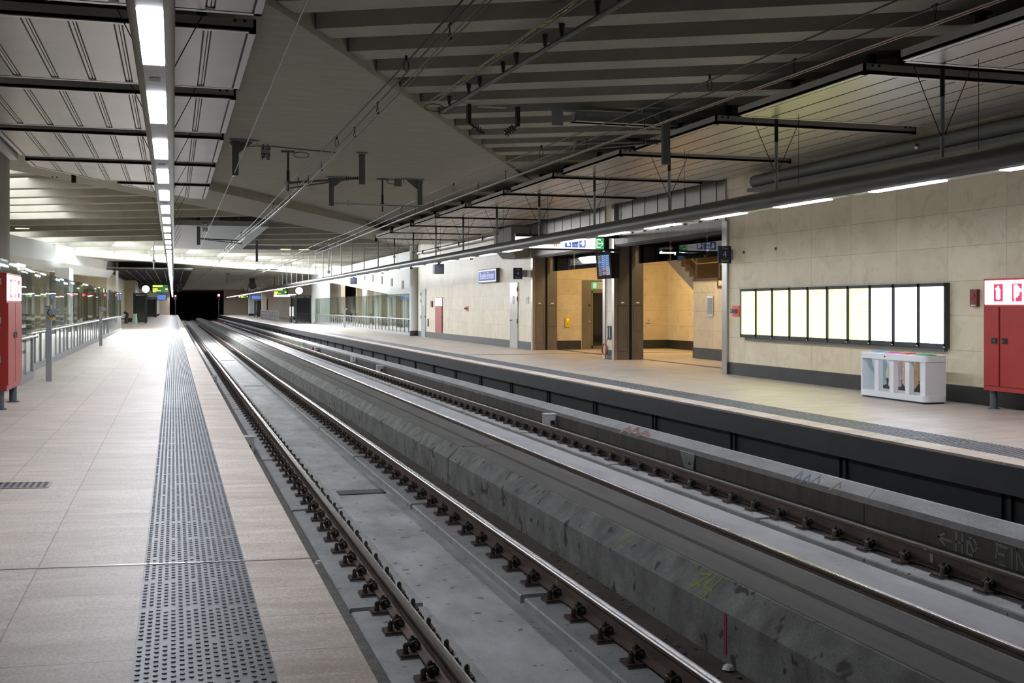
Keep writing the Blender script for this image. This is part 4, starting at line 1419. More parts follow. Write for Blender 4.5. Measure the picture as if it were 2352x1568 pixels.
# ------------------------------------------------------------------ lamp tubes
def lamp_tube(x, z, y0, y1, n, first, label, R, lw, rods, rod_top, sagx=None):
    t = thing('lamp_tube', label, 'lamp', (x, 20, z))
    m = 14
    prof = []
    zc = z + R * 0.86
    a0 = math.radians(-58)
    a1 = math.radians(180 + 58)
    for k in range(m + 1):
        a = a0 + (a1 - a0) * k / m
        prof.append((x + R * math.cos(a), zc + R * math.sin(a)))
    MB().py(prof, y0, y1).build('housing', 'tube_grey', t, True)
    hw = R * math.cos(a0)
    zb = zc + R * math.sin(a0)
    MB().box(x - hw, x + hw, y0, y1, zb - 0.006, zb).build('cover_plate', 'tube_plate', t)
    for k in range(n):
        y = first + 2.5 * k
        MB().box(x - lw / 2, x + lw / 2, y, y + 1.42, zb - 0.016, zb - 0.005).build('lamp_diffuser', 'lamp', t)
    for k in range(0, min(n, 30), 2):
        y = first + 2.5 * k + 1.95
        MB().plate((x, y, zb - 0.0105), XV, YV, 0.075, 0.13, 0.005, 0.02, 3).build('hatch', 'galv_dark', t)
    for y in rods:
        if y > 50:
            xx = x if y < 85 else x
            zt = 5.74 if (x * CB - y * SB) > VFAR else 4.5
            MB().cyl((x, y, zc + R * 0.9), (x, y, zt), 0.026, 10).build('suspension_rod', 'galv', t, True)
            continue
        rd_ = MB().cyl((x, y, zc + R * 0.9), (x, y, rod_top - 0.35), 0.026, 10).build('suspension_rod', 'galv', t, True)
        MB().cyl((x, y, rod_top - 0.36), (x, y, rod_top), 0.03, 10).build('sleeve', 'black', rd_, True)
        cz = zc + R + 0.28
        MB().cyl((x - 0.05, y, cz), (x + 0.05, y, cz), 0.022, 8).build('clamp', 'galv_dark', rd_)
        for s in (-1, 1):
            MB().cyl((x + s * 0.03, y, cz), (x + s * 0.42, y, rod_top), 0.006, 5).build('stay_cable', 'black', rd_)
    if rods:
        for y in [q for q in rods if q < 50]:
            MB().cyl((x + 0.02, y - 0.62, zc + R), (x + 0.02, y - 0.62, rod_top), 0.004, 5).build('hanger_wire', 'black', t)
    return t


lamp_tube(-0.125, 3.235, 1.0, 205, 80, 6.42, 'long grey lamp tube with white lights above the left platform', 0.137, 0.135, [12.0 + 4 * k - 0.45 for k in range(10)], 4.55)
lamp_tube(9.12, 3.16, 4.0, 205, 79, 6.55, 'long grey lamp tube with white lights above the right platform', 0.15, 0.15, [11.55 + 3.95 * k for k in range(24)], 4.55)

for y, l in ((38.74, 'black monitor box hanging under the right lamp tube, nearer one'), (58.4, 'black monitor box hanging under the right lamp tube, farther one')):
    t = thing('driver_monitor', l, 'monitor', (9.12, y, 2.8))
    MB().box(9.08, 9.16, y - 0.04, y + 0.04, 3.1, 3.2).build('bracket', 'black', t)
    MB().box(8.95, 9.3, y - 0.05, y + 0.25, 2.76, 3.11).build('housing', 'black', t)
    MB().box(8.97, 9.28, y - 0.056, y - 0.05, 2.79, 3.08).build('screen', 'navy', t)
for x, y, l in ((9.12, 34.2, 'small black dome camera under the right lamp tube above the exit sign'), (9.12, 43.6, 'small black dome camera under the right lamp tube before the station board'), (9.12, 49.9, 'small black dome camera under the right lamp tube near the white column')):
    t = thing('dome_camera', l, 'camera', (x, y, 3.1))
    MB().sphere((x, y, 3.13), 0.06, 10).build('dome', 'black', t, True)
    MB().cyl((x, y, 3.13), (x, y, 3.165), 0.065, 12).build('collar', 'galv_dark', t)


# ------------------------------------------------------------------ suspended metal ceiling panels
PZ = 4.53


def clip_poly(poly, a, b, c):
    """keep a*x + b*y + c >= 0"""
    out = []
    for i in range(len(poly)):
        p, q = poly[i], poly[(i + 1) % len(poly)]
        fp, fq = a * p[0] + b * p[1] + c, a * q[0] + b * q[1] + c
        if fp >= 0:
            out.append(p)
        if (fp >= 0) != (fq >= 0):
            k = fp / (fp - fq)
            out.append((p[0] + (q[0] - p[0]) * k, p[1] + (q[1] - p[1]) * k))
    return out


def ceiling_panel(x0, x1, y, dep, label, open_side, clip=None, struts=(), group=None, slat=0.44, gap=0.035):
    t = thing('ceiling_panel', label, 'ceiling panel', ((x0 + x1) / 2, y + dep / 2, PZ), group)
    poly = [(x0, y), (x1, y), (x1, y + dep), (x0, y + dep)]
    if clip:
        poly = clip_poly(poly, *clip)
    if len(poly) < 3:
        return None
    MB().pz(poly, PZ + 0.012, PZ + 0.05).build('tray', 'groove', t)
    # slats with dark grooves between them
    mb = MB()
    ns = max(1, round((x1 - x0 - 0.2) / slat))
    slat = (x1 - x0 - 0.2 + gap) / ns
    x = x0 + 0.10
    jt, blk = MB(), MB()
    while x < x1 - 0.12:
        xe = min(x + slat - gap, x1 - 0.10)
        if gap > 0.05 and xe + gap < x1 - 0.1:
            for c0, c1 in ((0.018, 0.048), (0.060, 0.078)):
                q = [(xe + c0, y + 0.08), (xe + c1, y + 0.08), (xe + c1, y + dep - 0.10), (xe + c0, y + dep - 0.10)]
                if clip:
                    q = clip_poly(q, clip[0], clip[1], clip[2] - 0.12)
                if len(q) >= 3:
                    jt.pz(q, PZ + 0.003, PZ + 0.014)
            if not clip:
                blk.box(xe + 0.003, xe + gap - 0.003, y + dep - 0.2, y + dep - 0.1, PZ - 0.004, PZ + 0.013)
        q = [(x, y + 0.08), (xe, y + 0.08), (xe, y + dep - 0.10), (x, y + dep - 0.10)]
        if clip:
            q = clip_poly(q, clip[0], clip[1], clip[2] - 0.12)
        if len(q) >= 3:
            mb.pz(q, PZ + 0.002, PZ + 0.014)
        x += slat
    mb.build('slats', 'alu', t)
    if jt.v:
        jt.build('joint_strips', 'alu_frame', t)
    if blk.v:
        blk.build('clips', 'black', t)
    fr, fc, sd = MB(), MB(), MB()
    n = len(poly)
    for i in range(n):
        p, q = Vector((*poly[i], 0)), Vector((*poly[(i + 1) % n], 0))
        d = (q - p)
        if d.length < 0.05:
            continue
        d.normalize()
        s = Vector((-d.y, d.x, 0))
        w = 0.075
        fr.prism([p + ZV * PZ, q + ZV * PZ, q + s * w + ZV * PZ, p + s * w + ZV * PZ], (0, 0, 0.02))
        front = abs(d.x) > 0.9 and d.x > 0
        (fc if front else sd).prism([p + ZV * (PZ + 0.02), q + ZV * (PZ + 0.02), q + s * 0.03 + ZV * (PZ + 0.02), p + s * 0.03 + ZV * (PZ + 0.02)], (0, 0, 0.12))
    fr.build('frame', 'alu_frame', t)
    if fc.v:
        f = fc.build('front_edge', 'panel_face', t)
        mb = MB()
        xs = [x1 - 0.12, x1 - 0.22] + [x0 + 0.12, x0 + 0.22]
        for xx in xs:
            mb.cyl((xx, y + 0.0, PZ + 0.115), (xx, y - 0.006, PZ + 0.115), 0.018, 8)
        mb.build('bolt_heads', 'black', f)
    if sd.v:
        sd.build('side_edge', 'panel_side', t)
    for sx, sy_, top in struts:
        MB().box(sx - 0.05, sx + 0.05, sy_ - 0.04, sy_ + 0.04, PZ + 0.05, top).box(sx - 0.12, sx + 0.12, sy_ - 0.08, sy_ + 0.08, top - 0.02, top).build('strut', 'black_matte', t)
    return t


ORD = ['first', 'second', 'third', 'fourth', 'fifth', 'sixth', 'seventh', 'eighth', 'ninth', 'tenth', 'eleventh', 'twelfth']
# the roof's cross beam (v = -16.6 .. -14) cuts the far panels obliquely
for k in range(6):
    y = 8.15 + 4 * k
    cl = None
    if k >= 3:
        cl = (CB, -SB, 14.15)
    ceiling_panel(-2.85, 0.85, y, 3.3, '%s metal ceiling panel above the left platform, counted from the front' % ORD[k], 1, cl,
                  [(0.3, y + 0.5, 5.0), (-2.3, y + 0.5, 5.0)], 'metal ceiling panels over the left platform', gap=0.095)
for k in range(11):
    y = 8.06 + 4 * k
    cl = (CB, -SB, 14.5) if k >= 7 else None
    top = 5.0
    ceiling_panel(8.35, 12.15, y, 3.3, '%s metal ceiling panel above the right platform, counted from the front' % ORD[k], -1, cl,
                  [(8.95, y + 0.7, top), (8.95, y + 2.6, top)], 'metal ceiling panels over the right platform')
# long grey conduit under the left panels' outer edge
t = thing('cable_duct', 'grey metal cable duct beside the left ceiling panels', 'duct', (-2.97, 18, 4.45))
MB().box(-3.05, -2.9, 8, 23.5, 4.45, 4.58).build('duct', 'alu_frame', t)
MB().box(-3.2, -3.08, 8, 22.5, 4.42, 4.5).build('side_rail', 'galv', t)

# ------------------------------------------------------------------ concrete roof
def uvp(u, v, z):
    x, y = uv(u, v)
    return Vector((x, y, z))


UA, UB = -14.0, 62.0
# ribs over the near right part
VE = -4.81
struct('ceiling', MB().prism([uvp(UA, VE - 1.5, 5.55), uvp(UB, VE - 1.5, 5.55), uvp(UB, 26, 5.55), uvp(UA, 26, 5.55)], (0, 0, 0.4)), 'concrete_rib')
k = -6
while 14.02 + 1.22 * k < 25:
    u0 = 14.02 + 1.22 * k
    struct('ceiling_rib', MB().prism([uvp(u0, VE + 0.02, 4.97), uvp(u0 + 0.5, VE + 0.02, 4.97), uvp(u0 + 0.5, 22, 4.97), uvp(u0, 22, 4.97)], (0, 0, 0.6)), 'concrete_rib')
    k += 1
struct('ceiling_rib', MB().prism([uvp(25.3, VE + 0.02, 4.95), uvp(44, VE + 0.02, 4.95), uvp(44, 22, 4.95), uvp(25.3, 22, 4.95)], (0, 0, 0.6)), 'concrete_roof')
# smooth haunched slab: soffit folds at the crease
V1, V2, V3 = -8.3, -14.0, -16.6
prof = [(VE, 5.54), (VE, 4.895), (V1, 5.0), (V2, 5.1), (V2, 4.855), (V3, 4.855), (V3, 5.75)]
struct('ceiling', MB().prism([uvp(UA, v, z) for v, z in prof], uvp(UB, 0, 0) - uvp(UA, 0, 0)), 'concrete_roof')
# far ribs between the cross beam and the skylight beam
VF = -36.0
ROOFZ = 5.75
for u0 in (22.5, 25.6, 28.8, 31.1, 33.4, 36.0, 39.0, 41.9, 45.2, 49.2, 53.2, 57.2, 61.5, 66, 70.5, 75, 79.5, 84, 88.5, 93):
    struct('ceiling_rib', MB().prism([uvp(u0, V3, 5.0), uvp(u0 + 0.45, V3, 5.0), uvp(u0 + 0.45, VF, 5.0), uvp(u0, VF, 5.0)], (0, 0, 0.75)), 'concrete_rib')
struct('ceiling', MB().prism([uvp(10, V3, ROOFZ), uvp(110, V3, ROOFZ), uvp(110, -33.2, ROOFZ), uvp(10, -33.2, ROOFZ)], (0, 0, 0.3)), 'concrete_rib')
struct('ceiling', MB().prism([uvp(10, VF + 0.02, 5.95), uvp(38, VF + 0.02, 5.95), uvp(38, -60, 5.95), uvp(10, -60, 5.95)], (0, 0, 0.3)), 'concrete_white')
# the skylight glazing itself
struct('window_1', MB().prism([uvp(30, -33.2, 6.1), uvp(112, -33.2, 6.1), uvp(112, VF, 6.1), uvp(30, VF, 6.1)], (0, 0, 0.05)), 'skylight')
struct('ceiling', MB().prism([uvp(30, -33.2, ROOFZ), uvp(112, -33.2, ROOFZ), uvp(112, -33.1, ROOFZ), uvp(30, -33.1, ROOFZ)], (0, 0, 0.4)), 'concrete_white')
# skylight beam: pale fascia above the low ceiling
struct('beam_2', MB().prism([uvp(48, VF, 4.5), uvp(112, VF, 4.5), uvp(112, VF - 0.5, 4.5), uvp(48, VF - 0.5, 4.5)], (0, 0, 0.42)), 'concrete_white')
# low ceiling of the far hall
pl = [uvp(48, VF - 0.4, 4.52), uvp(104, VF - 0.4, 4.52), Vector((16, 245, 4.52)), Vector((-14, 245, 4.52)), Vector((-14, 80, 4.52))]
struct('ceiling', MB().prism(pl, (0, 0, 1.2)), 'concrete_roof')
mb = MB()
for k in range(26):
    y = 80 + 5.5 * k
    mb.box(1.2, 8.0, max(y, 90), max(y, 90) + 0.4, 4.505, 4.55)
struct('ceiling_rib', mb, 'concrete_roof')
# metal grid ceiling over the far left platform
t = thing('grid_ceiling', 'dark metal grid ceiling hung above the far left platform', 'ceiling grid', (-2, 110, 3.95))
mb = MB()
for k in range(12):
    x = -5.4 + 0.6 * k
    mb.box(x, x + 0.05, 76, 190, 3.95, 4.05)
for k in range(60):
    y = 76 + 1.9 * k
    mb.box(-5.4, 1.25, y, y + 0.06, 3.95, 4.05)
mb.build('grid_bars', 'black', t)
MB().box(-5.4, 1.25, 76, 190, 4.06, 4.1).build('grid_sheet', 'alu', t)

# overall roof lid so that no daylight leaks in, end walls, far portal
struct('ceiling', MB().box(-16, 22, Y0 - 1, 250, 7.0, 7.2), 'concrete_roof')
struct('wall_end', MB().box(-16, 22, 244, 244.5, -2, 7), 'black_matte')
struct('wall_end', MB().box(-14, -0.6, 205, 205.5, 0, 5).box(8.8, 20, 208, 208.5, 0, 5), 'cream')
struct('wall_left', MB().box(-16.2, -16, Y0 - 1, 250, -2, 7.2), 'concrete_roof')
struct('wall_right', MB().box(21, 21.3, Y0 - 1, 250, -2, 7.2), 'cream')
struct('wall_front', MB().box(-16, 22, Y0 - 1, Y0 - 0.6, -2, 7.2), 'concrete_roof')

# room behind the right glass: white wall, concrete beam with ribs, big round column
struct('column_4', MB().cyl((12.42, 58.6, 0), (12.42, 58.6, 5.0), 0.24, 24), 'concrete_white', True)
struct('baseboard_right', MB().cyl((12.42, 58.6, 0), (12.42, 58.6, 0.28), 0.246, 24), 'dado', True)
struct('column_5', MB().cyl((13.1, 103.5, 0), (13.1, 103.5, 4.6), 0.85, 32), 'concrete_white', True)
struct('wall_right', MB().box(16.5, 16.8, 58, 104, 0, 3.3), 'concrete_white')
struct('beam_3', MB().px([(101, 4.9), (60, 4.9), (60, 1.95), (70, 2.29), (98, 3.63), (101, 3.7)], 13.55, 14.2), 'concrete_white')
for k in range(6):
    y, z = 81.2 - 3.55 * k, 3.55 - 0.22 * k
    struct('ceiling_rib', MB().prism([Vector((13.5, y, z)), Vector((13.5, y + 0.4, z)), Vector((18.0, y - 1.6, z)), Vector((18.0, y - 2.0, z))], (0, 0, 0.5)), 'concrete_rib')
for k in range(7):
    y = 62 + 6 * k
    struct('column_6', MB().box(15.6, 16.1, y, y + 0.5, 0, 3.3), 'cream')

# ------------------------------------------------------------------ pipes
t = thing('pipe', 'pale pipe along the top of the right wall, nearer length', 'pipe', (12.25, 16, 4.3))
MB().cyl((12.35, 5, 4.36), (12.35, 21.9, 4.36), 0.14, 16).build('tube', 'taper_grey', t, True)
MB().box(12.15, 12.499, 5, 21.9, 4.12, 4.2).build('ledge', 'galv_dark', t)
for y in (12.6, 16.1):
    MB().cyl((12.2, y, 4.36), (12.13, y - 0.06, 4.30), 0.03, 8).build('nozzle', 'steel', t)
t = thing('pipe', 'pale pipe along the far stone wall below the ceiling panels', 'pipe', (12.25, 48, 4.3))
MB().cyl((12.3, 40.9, 4.38), (12.3, 57, 4.38), 0.085, 14).build('tube', 'alu_frame', t, True)
for y in (44, 48, 52, 55.5):
    MB().cyl((12.25, y, 4.38), (12.25, y + 0.06, 4.38), 0.10, 14).box(12.25, 12.498, y + 0.01, y + 0.05, 4.37, 4.39).build('clamp', 'steel', t)
t = thing('pipe', 'dark pipe hung on clips under the concrete ribs', 'pipe', (4.4, 13, 4.8))
MB().cyl((4.62, 8.0, 4.78), (4.22, 17.6, 4.78), 0.032, 12).build('tube', 'galv_dark', t, True)
for k in range(12):
    y = 8.2 + 0.8 * k + (0.25 if k % 2 else 0)
    x = 4.62 - 0.4 * (y - 8) / 9.6
    MB().tube([(x, y, 4.965), (x, y, 4.82)], [0.042, 0.02], 8).cyl((x, y, 4.84), (x, y, 4.745), 0.012, 6).build('clip', 'black', t)
MB().tube([(4.22 + 0.16 * math.cos(a) - 0.16, 17.6, 4.83 + 0.06 * math.sin(a)) for a in [2 * PI * i / 12 for i in range(12)]], 0.008, 5, True).build('cable_loop', 'black', t)
t = thing('cable_tray', 'thin pale cable tray under the concrete ribs beside the dark pipe', 'tray', (4.2, 13, 4.9))
MB().cyl((4.38, 8.0, 4.92), (4.08, 17.5, 4.92), 0.008, 6).cyl((4.28, 8.0, 4.92), (3.98, 17.5, 4.92), 0.008, 6).build('side_rails', 'galv', t)
mb = MB()
for k in range(40):
    y = 8.1 + 0.235 * k
    x = 4.38 - 0.3 * (y - 8) / 9.5
    mb.cyl((x, y, 4.92), (x - 0.1, y, 4.92), 0.005, 5)
mb.build('rungs', 'galv', t)
MB().tube([(4.34 - 0.3 * k / 20 + 0.02 * math.sin(k * 1.7), 8 + 0.475 * k, 4.935) for k in range(20)], 0.007, 5).build('cable', 'yellow', t)


# ------------------------------------------------------------------ overhead lines
def overhead(x, label, zm, za, zc, stag, seed):
    t = thing('overhead_line', label, 'wire', (x, 20, zc))
    rng = random.Random(seed)

    def sx(y):
        return x + stag * math.cos((y - 26.5) / 27.0 * PI)
    ys = [1 + 3 * k for k in range(66)]
    mw = [(sx(y) * 0.0 + x + (sx(y) - x) * 0.5, y, zm + 0.10 * abs(math.cos((y - 26.5) / 27.0 * PI / 1.0)) ** 2 - 0.05) for y in ys]
    MB().tube(mw, 0.011, 6).build('messenger_wire', 'wire', t)
    MB().tube([(sx(y), y, za) for y in ys], 0.010, 6).build('auxiliary_wire', 'wire', t)
    for d in (-0.025, 0.025):
        MB().tube([(sx(y) + d, y, zc) for y in ys], 0.0085, 6).build('contact_wire', 'wire_copper', t)
    y = 6.0
    i = 0
    while y < 70:
        X = sx(y)
        mb = MB()
        if i % 3 == 0:
            mb.tube([(X + 0.03 * math.cos(a), y + 0.03 * math.cos(a) * 0, (za + zm) / 2 + (zm - za) * 0.38 * math.sin(a)) for a in [2 * PI * q / 10 for q in range(10)]], 0.006, 5, True)
            mb.cyl((X, y, zm + 0.03), (X, y, zm - 0.03), 0.016, 6)
        else:
            for d in (-0.02, 0.02):
                mb.cyl((X, y + d, za + 0.02), (X + d, y + d, zc), 0.005, 5)
            mb.cyl((X, y - 0.03, za + 0.01), (X, y + 0.03, za + 0.01), 0.018, 6)
            mb.cyl((X, y - 0.03, zc + 0.01), (X, y + 0.03, zc + 0.01), 0.016, 6)
        mb.build('dropper', 'black', t)
        y += 1.9 + rng.uniform(0, 0.4)
        i += 1
    return t


overhead(2.545, 'overhead contact line with droppers above the left track', 4.42, 4.25, 4.12, 0.12, 1)
overhead(6.40, 'overhead contact line with droppers above the right track', 4.46, 4.25, 4.10, -0.12, 2)
t = thing('feeder_wire', 'thin pale feeder wire beside the left ceiling panels', 'wire', (1.2, 30, 4.3))
MB().tube([(1.22, 2, 4.62), (1.22, 12, 4.5), (1.2, 23.6, 4.33), (1.15, 40, 4.2), (1.1, 70, 4.1)], 0.009, 6).build('conductor', 'galv', t)
MB().cyl((1.2, 23.45, 4.33), (1.2, 23.75, 4.33), 0.035, 8).build('clamp', 'white', t)


def soffit(x, y):
    v = x * CB - y * SB
    if v > VE:
        return 4.97
    if v > V1:
        return 4.895 + 0.105 * (VE - v) / (VE - V1)
    if v > V2:
        return 5.0 + 0.1 * (V1 - v) / (V1 - V2)
    if v > V3:
        return 4.855
    return ROOFZ if v > VF else 4.5


def drop_post(x, y, top, bot, label, arm=None, gus=1):
    top = soffit(x + 0.2 * gus, y) - 0.012
    t = thing('drop_post', label, 'catenary post', (x, y, bot))
    MB().box(x - 0.065, x + 0.065, y - 0.04, y + 0.04, bot, top).build('post', 'galv_dark', t)
    e0, e1 = (x - 0.12, x + 0.48) if gus > 0 else ((x - 0.48, x + 0.12) if gus < 0 else (x - 0.12, x + 0.12))
    MB().box(e0, e1, y - 0.09, y + 0.09, top - 0.025, top).build('head_plate', 'galv', t)
    if gus:
        MB().prism([(x + gus * 0.06, y - 0.01, top), (x + gus * 0.40, y - 0.01, top), (x + gus * 0.06, y - 0.01, top - 0.27)], (0, 0.02, 0)).build('gusset', 'galv_dark', t)
        for dx in (e0 + 0.04, e1 - 0.04):
            MB().cyl((dx, y, top), (dx, y, top - 0.11), 0.014, 6).build('anchor_bolt', 'galv', t)
    if arm:
        (ax, az), (bx, bz) = arm
        A = MB().cyl((ax, y, az), (bx, y, bz), 0.024, 8).cyl((ax + (bx - ax) * 0.2, y, az - 0.05), (bx, y, bz - 0.12), 0.016, 8).build('cantilever', 'galv_dark', t)
        mb = MB()
        for k in range(6):
            f = 0.04 + 0.03 * k
            p = Vector((ax + (bx - ax) * f, y, az + (bz - az) * f))
            d = Vector((bx - ax, 0, bz - az)).normalized()
            mb.tube([p, p + d * 0.02], [0.05, 0.03], 10)
        mb.build('insulator', 'insulator', A)
        MB().cyl((bx, y - 0.04, bz + 0.03), (bx, y + 0.04, bz - 0.14), 0.02, 6).build('wire_clamp', 'galv', A)
    return t


drop_post(1.22, 23.4, 5.03, 4.28, 'grey drop post left of the number plate under the smooth slab')
drop_post(3.98, 24.3, 5.0, 4.28, 'plain dark drop post in the middle under the slab crease', ((3.95, 4.42), (2.35, 4.26)), 0)
drop_post(4.0, 29.4, 5.07, 4.25, 'grey drop post at the dark cross beam, carrying a long stay', None, 1)
drop_post(6.3, 29.0, 5.07, 4.3, 'grey drop post above the right track beside the ceiling panels', None, -1)
drop_post(8.0, 17.2, 4.97, 4.0, 'galvanised drop post in front of the right ceiling panels', ((7.9, 4.38), (6.35, 4.3)), -1)
drop_post(0.95, 45.2, 5.0, 4.0, 'grey drop post beneath the far ribs left of the tracks', ((1.0, 4.25), (2.6, 4.2)), 1)
drop_post(4.3, 61.0, 5.0, 4.0, 'grey drop post beneath the far ribs between the tracks', None, 1)
drop_post(4.4, 98.0, 4.5, 3.6, 'grey drop post under the far low ceiling between the tracks', None, 1)
t = thing('stay_rod', 'thin pale stay rod from the drop post to the right overhead wire', 'rod', (5.0, 29.4, 4.2))
MB().cyl((4.05, 29.4, 4.32), (6.45, 28.0, 4.16), 0.018, 8).build('rod', 'galv', t)
MB().cyl((4.4, 29.2, 4.24), (4.4, 29.2, 4.38), 0.03, 8).build('insulator', 'pale_box', t)


def hanging_insulator(x, y, top, ln, label):
    top = soffit(x, y) - 0.01
    t = thing('insulator_hanger', label, 'insulator', (x, y, top - ln))
    MB().box(x - 0.15, x + 0.15, y - 0.05, y + 0.05, top - 0.03, top).build('head_plate', 'galv_dark', t)
    MB().cyl((x, y, top - 0.03), (x, y, top - ln * 0.55), 0.022, 8).cyl((x, y, top - ln * 0.5), (x, y, top - ln * 0.78), 0.034, 8).build('rod', 'black', t)
    mb = MB()
    for k in range(3):
        z = top - ln * (0.78 + 0.035 * k)
        mb.cyl((x, y, z), (x, y, z - 0.01), 0.085, 12)
    mb.cyl((x, y, top - ln * 0.76), (x, y, top - ln), 0.02, 8).sphere((x, y, top - ln), 0.03, 8)
    mb.build('insulator', 'insulator', t)
    MB().tube([(x + 0.12 + 0.17 + 0.17 * math.cos(a), y, top - 0.07 + 0.06 * math.sin(a)) for a in [2 * PI * q / 14 for q in range(14)]], 0.008, 5, True).build('cable_loop', 'black', t)
    return t


hanging_insulator(2.42, 24.75, 5.02, 0.85, 'hanging rod insulator right of the number plate under the slab')
hanging_insulator(5.35, 29.3, 5.08, 0.85, 'hanging rod insulator beside the blank plate near the cross beam')
hanging_insulator(2.4, 43.5, 5.0, 0.8, 'hanging insulator below the far ribs over the left track')
hanging_insulator(6.3, 62.0, 5.0, 0.8, 'pale hanging insulator lit from behind over the right track')
num_plate(1.87, 23.9, 4.73, 'T5\n72', 'small grey number plate T5 72 under the slab', 0.19, 0.26, 'galv', 'black')
num_plate(5.75, 29.2, 4.80, '', 'small blank brownish plate under the slab near the cross beam', 0.2, 0.28, 'taper_grey', 'black')
num_plate(1.15, 43.4, 4.45, 'T5\n70', 'white number plate T5 70 under the far ribs', 0.2, 0.26, 'paper', 'black')
num_plate(6.15, 17.49, 4.62, '', 'blank grey plate in front of the dark ribs', 0.2, 0.27, 'galv', 'black')
t = thing('earth_cable', 'black cable clipped along the slab from the drop post', 'cable', (2.2, 24, 4.97))
MB().tube([(1.1, 23.6, 4.98), (1.4, 23.7, 4.93), (1.9, 23.9, 4.985), (2.6, 24.1, 4.975), (3.4, 24.3, 4.96)], 0.012, 6).build('cable', 'black', t)
# Y-shaped insulator yoke under the ribs
t = thing('insulator_yoke', 'yoke of angled insulators with pale bar below the dark ribs', 'insulator', (5.3, 17.6, 4.3))
MB().cyl((4.85, 17.8, 4.93), (5.35, 17.8, 4.93), 0.02, 8).build('bar', 'pale_box', t)
for s, x in ((1, 4.7), (-1, 5.55)):
    MB().box(x - 0.03, x + 0.03, 17.75, 17.85, 4.62, 4.95).build('hanger', 'black', t)
    MB().cyl((x, 17.8, 4.64), (x + s * 0.25, 17.7, 4.46), 0.02, 8).build('arm', 'black', t)
    mb = MB()
    for k in range(4):
        p = Vector((x + s * (0.08 + 0.04 * k), 17.77, 4.59 - 0.03 * k))
        mb.tube([p, p + Vector((s * 0.02, 0, -0.015))], [0.07, 0.05], 10)
    mb.build('insulator', 'insulator', t)
t = thing('steel_beam', 'galvanised steel beam hung below the ribs by the right panels', 'beam', (7.4, 18, 4.75))
MB().box(6.0, 6.5, 17.5, 17.6, 4.86, 4.90).box(6.5, 8.4, 17.6, 17.75, 4.72, 4.90).box(6.5, 8.4, 17.5, 17.85, 4.72, 4.735).box(6.5, 8.4, 17.5, 17.85, 4.885, 4.90).build('girder', 'galv', t)
t = thing('steel_beam', 'galvanised steel beam under the far ribs left of the tracks', 'beam', (1.4, 44.5, 4.8))
MB().box(-0.3, 3.6, 44.4, 62.8, 4.72, 4.92).build('girder', 'galv', t)
MB().box(1.0, 1.7, 44.3, 44.7, 4.92, 5.1).build('bracket', 'galv_dark', t)
t = thing('steel_beam', 'galvanised steel beam under the far ribs with warm lamps', 'beam', (5.6, 62, 4.75))
MB().box(3.6, 8.3, 61.9, 62.1, 4.70, 4.92).build('girder', 'galv', t)

for x, y, z, l in ((5.9, 61.7, 4.72, 'warm lamp on the far steel beam, left one'), (6.9, 61.7, 4.72, 'warm lamp on the far steel beam, right one'),
                   (-6.2, 51.5, 4.93, 'small warm lamp under the far left ribs'), (5.2, 84.0, 4.95, 'small warm lamp beneath the skylight beam'),
                   (6.9, 72.0, 4.95, 'small warm lamp under the far ribs in the middle'), (9.7, 96.0, 4.7, 'small warm lamp above the far end of the right tube')):
    t = thing('ceiling_lamp', l, 'lamp', (x, y, z))
    MB().box(x - 0.3, x + 0.3, y - 0.06, y + 0.06, z, z + 0.05).build('housing', 'galv', t)
    MB().box(x - 0.26, x + 0.26, y - 0.05, y + 0.05, z - 0.012, z).build('diffuser', 'warm_lamp', t)
for x, y, l in ((-1.0, 62.0, 'white hanging pole with a ball left of the left lamp tube'), (8.3, 62.0, 'white hanging pole with a ball beside the right lamp tube')):
    t = thing('hanging_pole', l, 'pole', (x, y, 3.5))
    MB().cyl((x, y, 3.55), (x, y, 5.74), 0.035, 8).build('pole', 'white', t)
    MB().sphere((x, y, 4.0 if x < 0 else 3.5), 0.10, 10).build('ball', 'white', t, True)

# ------------------------------------------------------------------ far end of the platforms
struct('wall_left', MB().box(-9.0, -3.35, 108, 118, 0, 4.5), 'stone_wall_cross')
struct('baseboard_left', MB().box(-9.02, -3.33, 107.95, 118.05, 0.1, 0.5), 'dado')
struct('wall_left', MB().box(-9.0, -4.3, 79.5, 108, 0, 4.5), 'stone_wall')
for y in (178, 190):
    struct('column_7', MB().box(-3.6, -2.2, y, y + 1.2, 0, 4.5), 'concrete_white')
    struct('baseboard_left', MB().box(-3.62, -2.18, y - 0.02, y + 1.22, 0.05, 0.4), 'dado')
struct('wall_left', MB().box(-9, -4.4, 118, 205, 0, 4.5), 'cream')
struct('wall_right', MB().box(15.2, 15.6, 105, 208, 0, 4.5), 'cream')
for y in (185, 172):
    struct('column_8', MB().box(11.8, 13.2, y, y + 1.2, 0, 4.5), 'concrete_white')
    struct('baseboard_right', MB().box(11.78, 13.22, y - 0.02, y + 1.22, 0, 0.4), 'dado')


